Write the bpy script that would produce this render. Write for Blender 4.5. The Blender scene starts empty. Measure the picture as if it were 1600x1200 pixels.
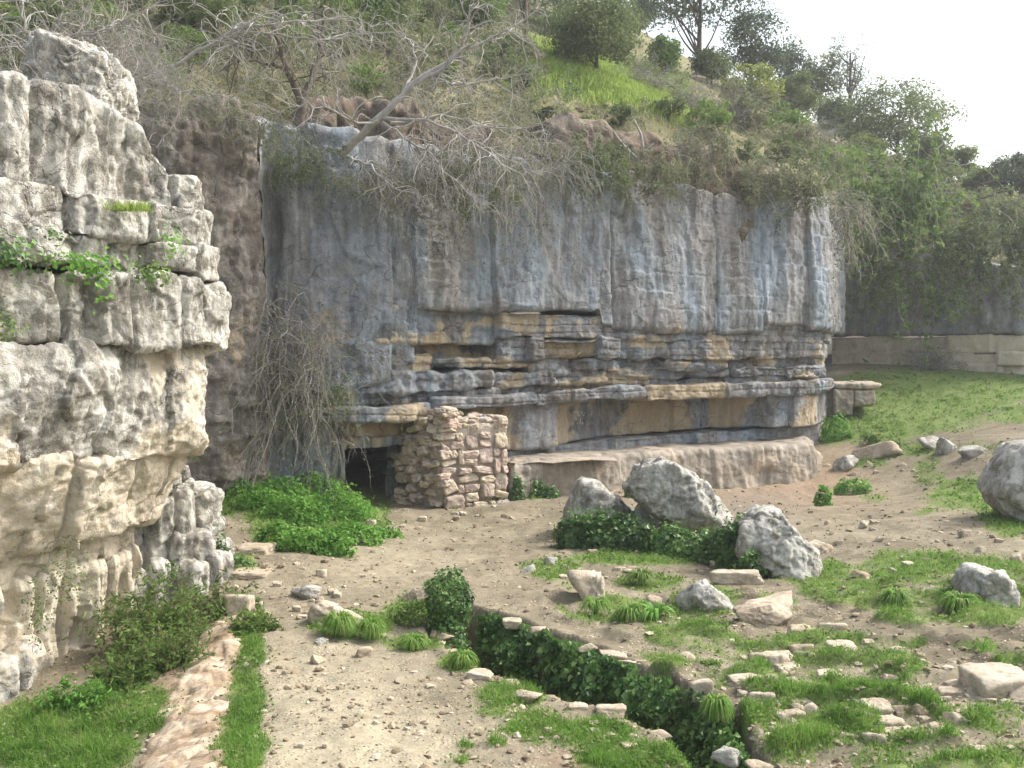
import bpy, math, random
import numpy as np

# ------------------------------------------------------------------ camera
H_EYE = 3.0
FPX = 1556.0                      # focal length in photo pixels (35 mm on a 36 mm frame)
PITCH = math.atan((600.0 - 560.0) / FPX)
CP, SP = math.cos(PITCH), math.sin(PITCH)
scene = bpy.context.scene
C = scene.collection
cam_d = bpy.data.cameras.new('camera')
cam_d.lens = 35.0
cam_d.sensor_width = 36.0
cam_d.clip_start = 0.05
cam_d.clip_end = 600.0
cam = bpy.data.objects.new('camera', cam_d)
cam.location = (0, 0, H_EYE)
cam.rotation_euler = (math.pi / 2 - PITCH, 0, 0)
C.objects.link(cam)
scene.camera = cam

# ------------------------------------------------------------------ light: bright hazy overcast, sun veiled behind the hill on the right
SUN_AZ = math.radians(74.0)       # clockwise from +Y
SUN_EL = math.radians(48.0)
world = bpy.data.worlds.new('World')
scene.world = world
world.use_nodes = True
wn = world.node_tree
wn.nodes.clear()
w_out = wn.nodes.new('ShaderNodeOutputWorld')
w_bg = wn.nodes.new('ShaderNodeBackground')
w_sky = wn.nodes.new('ShaderNodeTexSky')
w_sky.sky_type = 'NISHITA'
w_sky.sun_disc = False
w_sky.sun_elevation = SUN_EL
w_sky.sun_rotation = SUN_AZ
w_sky.air_density = 1.6
w_sky.dust_density = 6.0
w_sky.ozone_density = 1.0
w_hsv = wn.nodes.new('ShaderNodeHueSaturation')
w_hsv.inputs['Saturation'].default_value = 0.62
wn.links.new(w_sky.outputs[0], w_hsv.inputs['Color'])
wn.links.new(w_hsv.outputs[0], w_bg.inputs['Color'])
w_bg.inputs['Strength'].default_value = 0.15
wn.links.new(w_bg.outputs[0], w_out.inputs['Surface'])

sun_d = bpy.data.lights.new('sun', 'SUN')
sun_d.energy = 2.1
sun_d.angle = math.radians(14.0)
sun_d.color = (1.0, 0.96, 0.89)
sun = bpy.data.objects.new('sun', sun_d)
from mathutils import Vector
_sd = Vector((math.sin(SUN_AZ) * math.cos(SUN_EL), math.cos(SUN_AZ) * math.cos(SUN_EL), math.sin(SUN_EL)))
sun.rotation_euler = _sd.to_track_quat('Z', 'Y').to_euler()
sun.location = (20, 5, 40)
C.objects.link(sun)

scene.view_settings.view_transform = 'Standard'
scene.view_settings.look = 'None'
scene.view_settings.gamma = 1.0
scene.view_settings.use_curve_mapping = False
scene.view_settings.exposure = 1.1
scene.render.engine = 'CYCLES'
scene.cycles.use_denoising = True
scene.cycles.max_bounces = 6
scene.cycles.diffuse_bounces = 3
scene.cycles.transmission_bounces = 3
scene.cycles.volume_bounces = 0
scene.cycles.use_adaptive_sampling = True

# ------------------------------------------------------------------ photo pixel <-> place
def ray(px, py):
    vx = (px - 800.0) / FPX
    vy = (600.0 - py) / FPX
    return np.array((vx, CP + vy * SP, -SP + vy * CP))

def at(px, py, Y):
    """the place at distance Y along the view axis seen at that photo pixel"""
    d = ray(px, py)
    t = Y / d[1]
    return np.array((d[0] * t, Y, H_EYE + d[2] * t))

def at_z(px, py, z):
    d = ray(px, py)
    t = (z - H_EYE) / d[2]
    return np.array((d[0] * t, d[1] * t, z))

def project(P):
    x, y, z = P[..., 0], P[..., 1], P[..., 2] - H_EYE
    depth = np.maximum(y * CP - z * SP, 0.05)
    return 800.0 + FPX * x / depth, 600.0 - FPX * (y * SP + z * CP) / depth

# ------------------------------------------------------------------ noise
_nr = np.random.RandomState(11)
_PERM = np.concatenate([_nr.permutation(512), _nr.permutation(512)]).astype(np.int64)
_GR = _nr.normal(size=(512, 3))
_GR /= np.linalg.norm(_GR, axis=1)[:, None]

def _hash(i, j, k):
    return _PERM[(_PERM[(_PERM[i & 511] + j) & 511] + k) & 511] & 511

def perlin(x, y, z):
    x = np.asarray(x, float); y = np.asarray(y, float); z = np.asarray(z, float)
    x, y, z = np.broadcast_arrays(x, y, z)
    xi = np.floor(x).astype(np.int64); yi = np.floor(y).astype(np.int64); zi = np.floor(z).astype(np.int64)
    xf = x - xi; yf = y - yi; zf = z - zi
    u = xf * xf * (3 - 2 * xf); v = yf * yf * (3 - 2 * yf); w = zf * zf * (3 - 2 * zf)
    res = 0.0
    for a in (0, 1):
        wa = u if a else 1 - u
        for b in (0, 1):
            wb = v if b else 1 - v
            for c in (0, 1):
                wc = w if c else 1 - w
                g = _GR[_hash(xi + a, yi + b, zi + c)]
                res = res + wa * wb * wc * (g[..., 0] * (xf - a) + g[..., 1] * (yf - b) + g[..., 2] * (zf - c))
    return res * 1.6

def fbm(x, y, z, octv=4, gain=0.5, ridged=False):
    s, a, f = 0.0, 1.0, 1.0
    for o in range(octv):
        n = perlin(x * f + 17.3 * o, y * f - 9.1 * o, z * f + 4.7 * o)
        if ridged:
            n = 1 - 2 * np.abs(n)
        s = s + a * n
        a *= gain
        f *= 2.03
    return s

def facet(x, y, z, seed=0, crack=0.06, depth=0.9):
    """fractured rock: cells with a tilted flat face each, and thin cracks between them"""
    x = np.asarray(x, float); y = np.asarray(y, float); z = np.asarray(z, float)
    x, y, z = np.broadcast_arrays(x, y, z)
    sh = x.shape
    x = x.ravel() + 31.7 * seed; y = y.ravel() - 12.9 * seed; z = z.ravel() + 5.3 * seed
    xi = np.floor(x).astype(np.int64); yi = np.floor(y).astype(np.int64); zi = np.floor(z).astype(np.int64)
    b1 = np.full(x.shape, 9.0); b2 = np.full(x.shape, 9.0); res = np.zeros(x.shape)
    for a in (-1, 0, 1):
        for b in (-1, 0, 1):
            for c in (-1, 0, 1):
                h = _hash(xi + a, yi + b, zi + c)
                dx = x - (xi + a + 0.5 + 0.42 * _GR[h, 0]); dy = y - (yi + b + 0.5 + 0.42 * _GR[h, 1]); dz = z - (zi + c + 0.5 + 0.42 * _GR[h, 2])
                d = dx * dx + dy * dy + dz * dz
                k = d < b1
                b2 = np.where(k, b1, np.minimum(b2, d)); b1 = np.where(k, d, b1)
                g = _GR[(h + 101) & 511]
                res = np.where(k, g[:, 0] * dx + g[:, 1] * dy + g[:, 2] * dz + 0.5 * _GR[(h + 57) & 511, 0], res)
    e = np.sqrt(b2) - np.sqrt(b1)
    return (res - depth * np.exp(-(e / crack) ** 2)).reshape(sh)

def sstep(a, b, x):
    t = np.clip((x - a) / (b - a), 0, 1)
    return t * t * (3 - 2 * t)

# ------------------------------------------------------------------ mesh and object helpers
def mesh_np(name, V, Fc, mat=None, parent=None, smooth=True, attrs=None, loc=None):
    """link ONE mesh object made of the vertices V and the faces Fc (all triangles or all quads)"""
    V = np.asarray(V, np.float32); Fc = np.asarray(Fc, np.int32)
    me = bpy.data.meshes.new(name)
    n = Fc.shape[1]
    me.vertices.add(len(V)); me.vertices.foreach_set('co', V.ravel())
    me.loops.add(Fc.size); me.loops.foreach_set('vertex_index', Fc.ravel())
    me.polygons.add(len(Fc))
    me.polygons.foreach_set('loop_start', np.arange(0, Fc.size, n, dtype=np.int32))
    me.polygons.foreach_set('loop_total', np.full(len(Fc), n, np.int32))
    me.polygons.foreach_set('use_smooth', np.full(len(Fc), bool(smooth)))
    for k, a in (attrs or {}).items():
        me.attributes.new(k, 'FLOAT', 'POINT').data.foreach_set('value', np.asarray(a, np.float32).ravel())
    me.update(calc_edges=True)
    o = bpy.data.objects.new(name, me)
    if mat: me.materials.append(mat)
    C.objects.link(o)
    if parent is not None: o.parent = parent
    if loc is not None: o.location = loc
    return o

def grid_faces(nu, nv):
    i = np.arange(nu - 1)[:, None] * nv + np.arange(nv - 1)[None, :]
    i = i.ravel()
    return np.stack([i, i + nv, i + nv + 1, i + 1], 1)

def tag(o, label=None, cat=None, group=None, kind=None):
    if label: o['label'] = label
    if cat: o['category'] = cat
    if group: o['group'] = group
    if kind: o['kind'] = kind
    return o

def thing(name, label, cat, loc=(0, 0, 0), group=None):
    o = bpy.data.objects.new(name, None)
    o.empty_display_size = 0.2
    o.location = loc
    C.objects.link(o)
    return tag(o, label, cat, group)

# ------------------------------------------------------------------ materials
class NT:
    def __init__(self, name):
        self.m = bpy.data.materials.new(name)
        self.m.use_nodes = True
        self.t = self.m.node_tree
        self.t.nodes.clear()
    def n(self, typ, ins=None, **props):
        nd = self.t.nodes.new(typ)
        for k, v in props.items(): setattr(nd, k, v)
        for k, v in (ins or {}).items():
            if isinstance(v, bpy.types.NodeSocket): self.t.links.new(v, nd.inputs[k])
            else: nd.inputs[k].default_value = v
        return nd
    def pos(self, obj=False):
        if obj: return self.n('ShaderNodeTexCoord').outputs['Object']
        return self.n('ShaderNodeNewGeometry').outputs['Position']
    def scaled(self, vec, s):
        return self.n('ShaderNodeMapping', {'Vector': vec, 'Scale': s}).outputs[0]
    def noise(self, vec, scale, detail=4, rough=0.55, dist=0.0):
        return self.n('ShaderNodeTexNoise', {'Vector': vec, 'Scale': scale, 'Detail': detail, 'Roughness': rough, 'Distortion': dist}).outputs[0]
    def ramp(self, fac, stops, interp='LINEAR'):
        nd = self.n('ShaderNodeValToRGB', {'Fac': fac})
        cr = nd.color_ramp; cr.interpolation = interp
        while len(cr.elements) < len(stops): cr.elements.new(0.5)
        for e, (p, c) in zip(cr.elements, stops):
            e.position = p
            e.color = (c, c, c, 1) if isinstance(c, (int, float)) else (*c, 1)
        return nd.outputs[0]
    def mix(self, fac, a, b, mode='MIX'):
        nd = self.n('ShaderNodeMix', data_type='RGBA', blend_type=mode)
        for k, v in ((0, fac), (6, a), (7, b)):
            if isinstance(v, bpy.types.NodeSocket): self.t.links.new(v, nd.inputs[k])
            elif k == 0: nd.inputs[0].default_value = v
            else: nd.inputs[k].default_value = (*v, 1)
        return nd.outputs[2]
    def math(self, op, a, b=0.0, clamp=False):
        nd = self.n('ShaderNodeMath', operation=op, use_clamp=clamp)
        for k, v in ((0, a), (1, b)):
            if isinstance(v, bpy.types.NodeSocket): self.t.links.new(v, nd.inputs[k])
            else: nd.inputs[k].default_value = v
        return nd.outputs[0]
    def attr(self, name):
        return self.n('ShaderNodeAttribute', attribute_name=name).outputs['Fac']
    def bump(self, h, strength=0.4, dist=0.02):
        return self.n('ShaderNodeBump', {'Height': h, 'Strength': strength, 'Distance': dist}).outputs[0]
    def out(self, col, rough=0.9, normal=None, spec=0.25, transl=None):
        b = self.n('ShaderNodeBsdfPrincipled')
        b.inputs['Roughness'].default_value = rough
        b.inputs['Specular IOR Level'].default_value = spec
        if isinstance(col, bpy.types.NodeSocket): self.t.links.new(col, b.inputs['Base Color'])
        else: b.inputs['Base Color'].default_value = (*col, 1)
        if normal is not None: self.t.links.new(normal, b.inputs['Normal'])
        s = b.outputs[0]
        if transl is not None:
            tr = self.n('ShaderNodeBsdfTranslucent')
            if isinstance(col, bpy.types.NodeSocket): self.t.links.new(col, tr.inputs[0])
            else: tr.inputs[0].default_value = (*col, 1)
            s = self.n('ShaderNodeMixShader', {0: transl, 1: b.outputs[0], 2: tr.outputs[0]}).outputs[0]
        o = self.n('ShaderNodeOutputMaterial')
        self.t.links.new(s, o.inputs['Surface'])
        return self.m

def rock_material(name, dark, mid, light, fresh_a, fresh_b, streak=(2.6, 2.6, 0.3), brown=(0.20, 0.15, 0.11), brown_amt=0.5,
                  lichen=0.35, lichen_col=(0.50, 0.49, 0.45), moss=0.0, patch=0.0, obj=False, bump=0.5, rough_scale=1.0, blue=None, stain=False, fine=0.0):
    t = NT(name)
    p = t.pos(obj)
    st = t.noise(t.scaled(p, streak), 1.0, 6, 0.62, 0.6)
    base = t.ramp(st, [(0.30, dark), (0.48, mid), (0.68, light)])
    if blue:
        bl = t.noise(t.scaled(p, (0.9, 0.9, 0.22)), 1.0, 3, 0.5, 0.4)
        base = t.mix(t.ramp(bl, [(0.46, 0.0), (0.60, 0.75)]), base, blue)
    if fine:
        f2 = t.noise(t.scaled(p, (6.5, 6.5, 0.55)), 1.0, 6, 0.66, 0.3)
        base = t.mix(fine, base, t.ramp(f2, [(0.32, 0.24), (0.5, 0.5), (0.66, 0.78)]), 'OVERLAY')
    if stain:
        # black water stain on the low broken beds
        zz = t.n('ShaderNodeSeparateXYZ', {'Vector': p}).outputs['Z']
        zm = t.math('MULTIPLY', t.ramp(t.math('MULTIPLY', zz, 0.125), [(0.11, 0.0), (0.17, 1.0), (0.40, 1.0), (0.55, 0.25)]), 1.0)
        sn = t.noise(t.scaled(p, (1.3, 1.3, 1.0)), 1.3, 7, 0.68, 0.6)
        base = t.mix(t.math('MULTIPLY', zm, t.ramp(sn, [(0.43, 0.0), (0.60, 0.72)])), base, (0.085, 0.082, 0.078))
    br = t.noise(p, 0.55 * rough_scale, 4, 0.6, 0.8)
    base = t.mix(t.math('MULTIPLY', t.ramp(br, [(0.45, 0.0), (0.66, 1.0)]), brown_amt), base, brown)
    blot = t.noise(p, 5.0 * rough_scale, 6, 0.7)
    base = t.mix(0.55, base, t.ramp(blot, [(0.3, 0.32), (0.5, 0.5), (0.72, 0.78)]), 'OVERLAY')
    if patch:
        pa = t.noise(t.scaled(p, (1, 1, 0.6)), 2.6 * rough_scale, 7, 0.68, 0.8)
        base = t.mix(t.math('MULTIPLY', t.ramp(pa, [(0.47, 0.0), (0.56, 1.0)]), patch), base, dark)
        pb = t.noise(t.scaled(p, (1, 1, 0.7)), 3.1 * rough_scale, 8, 0.72, 0.5)
        base = t.mix(t.math('MULTIPLY', t.ramp(pb, [(0.50, 0.0), (0.60, 1.0)]), patch), base, light)
    # unweathered cream rock where a piece broke off
    fr = t.attr('fresh')
    fn = t.noise(t.scaled(p, (3.0, 3.0, 1.2)), 1.0, 5, 0.65, 0.4)
    cream = t.mix(t.ramp(fn, [(0.35, 0.0), (0.65, 1.0)]), fresh_a, fresh_b)
    edge = t.math('ADD', fr, t.math('MULTIPLY', t.math('SUBTRACT', t.noise(p, 3.5 * rough_scale, 6, 0.7), 0.5), 1.3))
    base = t.mix(t.ramp(edge, [(0.42, 0.0), (0.60, 1.0)]), base, cream)
    # pale lichen crust and flecks
    li = t.noise(p, 9.0 * rough_scale, 7, 0.72)
    base = t.mix(t.math('MULTIPLY', t.ramp(li, [(0.56, 0.0), (0.66, 1.0)]), lichen), base, lichen_col)
    dk = t.noise(p, 22.0 * rough_scale, 5, 0.7)
    base = t.mix(t.ramp(dk, [(0.30, 0.45), (0.42, 0.0)]), base, tuple(0.45 * c for c in dark))
    if moss:
        mo = t.noise(p, 2.2 * rough_scale, 6, 0.7)
        base = t.mix(t.math('MULTIPLY', t.ramp(mo, [(0.55, 0.0), (0.66, 1.0)]), moss), base, (0.10, 0.10, 0.025))
    h1 = t.noise(p, 14.0 * rough_scale, 8, 0.68)
    h2 = t.noise(p, 60.0 * rough_scale, 4, 0.6)
    wv = t.n('ShaderNodeVectorMath', {0: p, 1: t.n('ShaderNodeVectorMath', {0: t.n('ShaderNodeTexNoise', {'Vector': p, 'Scale': 2.2 * rough_scale, 'Detail': 4.0}).outputs['Color'], 3: 0.55}, operation='SCALE').outputs[0]}, operation='ADD').outputs[0]
    cr = t.n('ShaderNodeTexVoronoi', {'Vector': t.scaled(wv, (1, 1, 1.5)), 'Scale': 1.5 * rough_scale}, feature='DISTANCE_TO_EDGE').outputs['Distance']
    crm = t.math('MULTIPLY', t.ramp(cr, [(0.0, 1.0), (0.022, 0.0)]), t.ramp(t.noise(p, 1.1, 3, 0.5), [(0.48, 0.0), (0.60, 1.0)]))
    base = t.mix(t.math('MULTIPLY', crm, 0.45), base, tuple(0.3 * c for c in dark))
    h = t.math('SUBTRACT', t.math('ADD', t.math('MULTIPLY', h1, 1.0), t.math('MULTIPLY', h2, 0.4)), t.math('MULTIPLY', crm, 0.5))
    return t.out(base, 0.92, t.bump(h, bump, 0.06), 0.2)

def leaf_material(name, a, b, c=None, transl=0.35, rough=0.6, spec=0.2):
    """leaves: every leaf has its own 'tone'"""
    t = NT(name)
    tone = t.attr('tone')
    stops = [(0.0, a), (1.0, b)] if c is None else [(0.0, a), (0.55, b), (1.0, c)]
    return t.out(t.ramp(tone, stops), rough, None, spec, transl)

def bark_material(name, a, b, scale=14.0):
    t = NT(name)
    p = t.pos()
    n = t.noise(t.scaled(p, (1, 1, 0.4)), scale, 5, 0.65)
    return t.out(t.ramp(n, [(0.3, a), (0.7, b)]), 0.9, t.bump(n, 0.4, 0.02), 0.15)

M_CLIFF = rock_material('cliff_rock', (0.14, 0.144, 0.148), (0.265, 0.275, 0.283), (0.43, 0.442, 0.452),
                        (0.50, 0.43, 0.32), (0.38, 0.30, 0.205), stain=True, fine=0.5, blue=(0.28, 0.345, 0.42), brown=(0.25, 0.20, 0.155),
                        brown_amt=0.42, lichen=0.35, lichen_col=(0.44, 0.44, 0.42), bump=0.9)
M_BUTTRESS = rock_material('buttress_rock', (0.115, 0.105, 0.095), (0.205, 0.188, 0.168), (0.33, 0.31, 0.285), (0.46, 0.39, 0.29), (0.34, 0.27, 0.19), streak=(2.2, 2.2, 0.8), brown=(0.22, 0.17, 0.125), brown_amt=0.5, lichen=0.5, lichen_col=(0.46, 0.44, 0.41), fine=0.4, bump=0.9)
M_CAVE_SHADE = rock_material('cave_shade_rock', (0.012, 0.011, 0.010), (0.024, 0.022, 0.020), (0.045, 0.042, 0.038), (0.04, 0.035, 0.03), (0.03, 0.027, 0.024), lichen=0.0, bump=0.6)  # near-black colour stands in for the shade inside the cave chamber
M_EARTH = rock_material('earthy_rock', (0.085, 0.068, 0.052), (0.155, 0.125, 0.098), (0.25, 0.215, 0.175), (0.34, 0.30, 0.245), (0.24, 0.19, 0.14), streak=(2, 2, 0.8), brown=(0.15, 0.10, 0.068), brown_amt=0.6, lichen=0.4, lichen_col=(0.45, 0.43, 0.39), moss=0.5, bump=0.8)
M_BENCH = rock_material('bench_rock', (0.17, 0.15, 0.125), (0.28, 0.25, 0.21), (0.39, 0.355, 0.305),
                        (0.45, 0.36, 0.285), (0.42, 0.36, 0.28), brown=(0.25, 0.195, 0.15), lichen=0.2, lichen_col=(0.45, 0.42, 0.37), bump=0.4)
M_OUTCROP = rock_material('outcrop_rock', (0.18, 0.17, 0.148), (0.44, 0.425, 0.385), (0.68, 0.665, 0.615),
                          (0.68, 0.62, 0.51), (0.56, 0.48, 0.365), streak=(2.6, 2.6, 1.1), brown=(0.22, 0.19, 0.14), brown_amt=0.4,
                          lichen=0.75, lichen_col=(0.68, 0.67, 0.63), moss=0.30, bump=0.75, rough_scale=1.3, patch=0.85, fine=0.35)
M_BOULDER = rock_material('boulder_rock', (0.19, 0.18, 0.155), (0.42, 0.41, 0.37), (0.66, 0.645, 0.60),
                          (0.46, 0.36, 0.25), (0.36, 0.26, 0.17), streak=(2.4, 2.4, 1.4), lichen=0.85, lichen_col=(0.60, 0.59, 0.55),
                          moss=0.55, obj=False, bump=0.75, rough_scale=1.6, brown_amt=0.3, patch=0.6)
M_PALE = rock_material('pale_stone', (0.24, 0.20, 0.15), (0.42, 0.36, 0.28), (0.56, 0.49, 0.39),
                       (0.60, 0.46, 0.33), (0.55, 0.44, 0.32), streak=(3, 3, 2), lichen=0.5, lichen_col=(0.62, 0.58, 0.5),
                       bump=0.5, rough_scale=2.2, brown=(0.36, 0.26, 0.17), brown_amt=0.5)
# ------------------------------------------------------------------ lie of the land
def tps_fit(pts, smooth=0.0):
    """thin plate surface z(x, y) through the points"""
    P = np.array(pts, float)
    n = len(P)
    d2 = ((P[:, None, :2] - P[None, :, :2]) ** 2).sum(-1)
    K = 0.5 * d2 * np.log(d2 + 1e-9) + smooth * np.eye(n)
    Q = np.c_[np.ones(n), P[:, :2]]
    A = np.block([[K, Q], [Q.T, np.zeros((3, 3))]])
    w = np.linalg.solve(A, np.r_[P[:, 2], np.zeros(3)])
    def f(x, y):
        x = np.asarray(x, float); y = np.asarray(y, float)
        r = w[n] + w[n + 1] * x + w[n + 2] * y
        for (a, b, _), c in zip(P, w[:n]):
            q = (x - a) ** 2 + (y - b) ** 2
            r = r + c * 0.5 * q * np.log(q + 1e-9)
        return r
    return f

_gp = [at_z(*p) for p in (
    (0, 1110, -0.40), (100, 1080, -0.3), (200, 1020, -0.2), (0, 1200, -0.5), (200, 1200, -0.33), (300, 1100, -0.18), (400, 1200, 0.0),
    (800, 1200, 0.0), (1200, 1200, 0.0), (1600, 1200, 0.15), (340, 940, 0.0), (420, 1000, 0.05), (600, 1000, 0.0), (1000, 1000, 0.0), (1300, 1000, 0.05),
    (1600, 1000, 0.25), (410, 890, 0.15), (600, 880, 0.0), (900, 880, 0.0), (1250, 880, 0.05), (1600, 880, 0.35),
    (600, 795, 0.0), (800, 790, 0.0), (1000, 785, 0.0), (1280, 745, -0.05), (440, 830, 0.15))]
_gp += [at(*p) for p in (
    (1450, 755, 23.5), (1600, 800, 16.8), (1310, 600, 33), (1330, 568, 37), (1600, 587, 34), (1600, 610, 31), (1450, 575, 35.5),
    (1300, 690, 28), (1400, 690, 27), (1600, 690, 24), (1450, 640, 30), (420, 770, 18.5))]
_gp += [(-40, -15, -1.0), (-40, 20, 0), (-8, 22, 0.4), (-4, 24, 0.4), (0, 25, 0.3), (0, -15, -0.5), (40, -15, 0.5), (45, 20, 1.2), (25, 28, 2.0), (45, 42, 3.2),
        (18, 8, 0.5), (9, 32, 1.6), (12, 42, 3.0), (0, 4, -0.1), (-8, 6, -0.6), (8, 4, 0.1)]
_gf = tps_fit(_gp, 0.02)

# the trench: a rock-cut channel running to the lower right
_near = [at_z(px, py, 0.0)[:2] for px, py in ((668, 975), (676, 996), (716, 1024), (770, 1056), (850, 1086), (905, 1098), (960, 1115), (1035, 1152), (1080, 1196), (1120, 1240), (1180, 1330))]
_far = [at_z(px, py, 0.0)[:2] for px, py in ((722, 948), (800, 966), (850, 985), (960, 1026), (1040, 1056), (1110, 1090), (1150, 1120), (1175, 1170), (1215, 1215), (1290, 1330))]
TRENCH = np.array(_near + _far[::-1])

def poly_sd(x, y, poly):
    """signed distance to a polygon, negative inside"""
    x = np.asarray(x, float); y = np.asarray(y, float)
    d = np.full(x.shape, 1e9); ins = np.zeros(x.shape, bool)
    for (ax, ay), (bx, by) in zip(poly, np.roll(poly, -1, 0)):
        ex, ey = bx - ax, by - ay
        t = np.clip(((x - ax) * ex + (y - ay) * ey) / (ex * ex + ey * ey + 1e-12), 0, 1)
        d = np.minimum(d, np.hypot(x - ax - t * ex, y - ay - t * ey))
        c = ((ay > y) != (by > y)) & (x < (bx - ax) * (y - ay) / (by - ay + 1e-12) + ax)
        ins ^= c
    return np.where(ins, -d, d)

# grass patches: (photo x, y, half width, half height, strength)
GRASS = [(90, 1160, 140, 70, 1.0), (210, 1110, 90, 50, .9), (375, 960, 38, 40, .9), (390, 1020, 26, 50, .9), (385, 1090, 34, 55, 1), (370, 1170, 46, 60, 1),
         (350, 770, 50, 40, .9), (380, 880, 30, 30, .6), (440, 800, 60, 60, .9), (540, 800, 80, 40, 1), (500, 840, 60, 26, 1),
         (545, 980, 74, 26, 1.0), (650, 955, 60, 22, .8), (648, 1006, 60, 14, .9), (720, 1035, 40, 18, .9), (800, 1085, 56, 20, .9), (835, 1135, 66, 24, .8),
         (930, 1150, 90, 30, .75), (985, 1182, 100, 30, .85), (1080, 1195, 40, 20, .8), (770, 1110, 30, 14, .6), (845, 1150, 40, 18, .7), (730, 1165, 12, 7, .8), (775, 1160, 16, 8, .9), (720, 1188, 10, 8, .8),
         (868, 890, 46, 18, .9), (960, 952, 76, 22, 1), (1010, 908, 60, 16, .9), (1040, 968, 46, 20, .9), (1108, 945, 54, 34, .9), (1010, 872, 130, 12, 1.0), (900, 915, 26, 10, .7),
         (1090, 1000, 76, 18, .95), (1165, 1020, 54, 20, .95), (1055, 1028, 56, 12, .9), (1120, 1060, 40, 18, .8), (1215, 945, 44, 18, .7), (1270, 895, 66, 22, 1), (1310, 925, 66, 18, 1),
         (1370, 920, 56, 40, .95), (1430, 885, 100, 30, .9), (1500, 950, 120, 30, 1), (1580, 915, 50, 30, .9), (1430, 950, 80, 30, .9), (1180, 890, 60, 14, .8),
         (1300, 1050, 150, 70, .62), (1250, 1125, 120, 56, .66), (1330, 1150, 150, 60, .70), (1400, 1100, 80, 40, .66), (1400, 1180, 100, 34, .66), (1230, 1180, 90, 30, .66),
         (1420, 1005, 40, 10, .8), (1520, 1010, 40, 10, .7), (1585, 1035, 34, 12, .8), (1560, 1125, 46, 28, .85), (1490, 1125, 60, 28, .62), (1560, 1182, 76, 24, .9),
         (1450, 612, 170, 44, 1.1), (1560, 600, 100, 30, 1.1), (1360, 656, 90, 40, 1.1), (1430, 650, 130, 34, .9), (1300, 655, 36, 44, 1.1), (1590, 645, 60, 18, .8), (1410, 700, 66, 18, .75),
         (1450, 740, 36, 36, .62), (1520, 772, 80, 28, .95), (1590, 805, 70, 34, 1.0), (1360, 720, 40, 14, .7), (1364, 778, 34, 7, .6), (1440, 800, 30, 8, .5), (1540, 880, 70, 20, .7),
         (420, 770, 80, 40, 1.0), (490, 775, 90, 34, 1.0), (640, 780, 30, 5, .4), (830, 770, 40, 14, .8), (1122, 738, 28, 6, .8), (1530, 700, 90, 14, .55)]

def cushions(x, y):
    """grass cushions between the stones of the rubble right of the trench"""
    zone = sstep(0.9, 1.6, x + 0.35 * (y - 9)) * sstep(13.2, 12.0, y) * sstep(6.2, 6.8, y)
    c_ = perlin(x * 1.7 + 0.5 * y, y * 2.7, 3.0) + 0.35 * perlin(x * 4.1, y * 5.3, 5.0)
    return zone, sstep(-0.02, 0.42, c_)

def grass_mask(x, y, z):
    px, py = project(np.stack([x, y, z], -1))
    m = np.zeros(np.shape(x))
    for cx, cy, rx, ry, s in GRASS:
        d = np.sqrt(((px - cx) / rx) ** 2 + ((py - cy) / ry) ** 2)
        m = np.maximum(m, s * (1.15 - sstep(0.45, 1.45, d) * 1.15))
    m = np.where((y < 5.5) | (px < -60) | (px > 1660), 0.45, m)
    n = fbm(x * 1.1, y * 1.1, 0.3, 3) * 0.30 + fbm(x * 3.2, y * 4.2, 1.3, 3) * 0.26
    zo, cu = cushions(x, y)
    m = m * (1 - zo) + zo * np.minimum(m * 1.5, 1.1) * (0.52 + 0.80 * cu)
    return np.clip(m + n * (1 - 0.5 * zo) - 0.12, 0, 1.2)

def ground_base(x, y):
    z = _gf(x, y)
    z = z + 0.05 * fbm(x * 0.8, y * 0.8, 2.0, 3) * sstep(3, 6, y)
    return z

def ground_z(x, y, detail=True):
    x = np.asarray(x, float); y = np.asarray(y, float)
    z = ground_base(x, y)
    if detail:
        z = z + 0.030 * fbm(x * 3.0, y * 3.0, 5.0, 4)
        z = z + 0.045 * np.clip(fbm(x * 1.3 + 0.4 * y, y * 2.4, 7.0, 3, ridged=True), 0, 1) * sstep(1.0, 3.0, x) * sstep(14, 11, y)
        zo, cu = cushions(x, y)
        z = z + 0.085 * zo * cu
        sd = poly_sd(x, y, TRENCH) + 0.05 * fbm(x * 4, y * 4, 3.0, 3)
        z = z - (1.15 + 0.1 * fbm(x * 2, y * 2, 9.0, 2)) * sstep(0.05, -0.16, sd)
        z = z + 0.05 * np.exp(-(np.maximum(sd, 0) / 0.16) ** 2) * (sd > 0)
    return z

def G(px, py, it=6):
    """the ground point seen at a photo pixel (ignores the trench)"""
    z = 0.0
    for _ in range(14):
        d = ray(px, py)
        t = (z - H_EYE) / d[2] if d[2] < -1e-4 else 40.0
        t = min(max(t, 3.0), 45.0)
        p = np.array((d[0] * t, d[1] * t))
        z = 0.5 * z + 0.5 * float(ground_base(p[0], p[1]))
    return np.array((p[0], p[1], float(ground_base(p[0], p[1]))))

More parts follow.
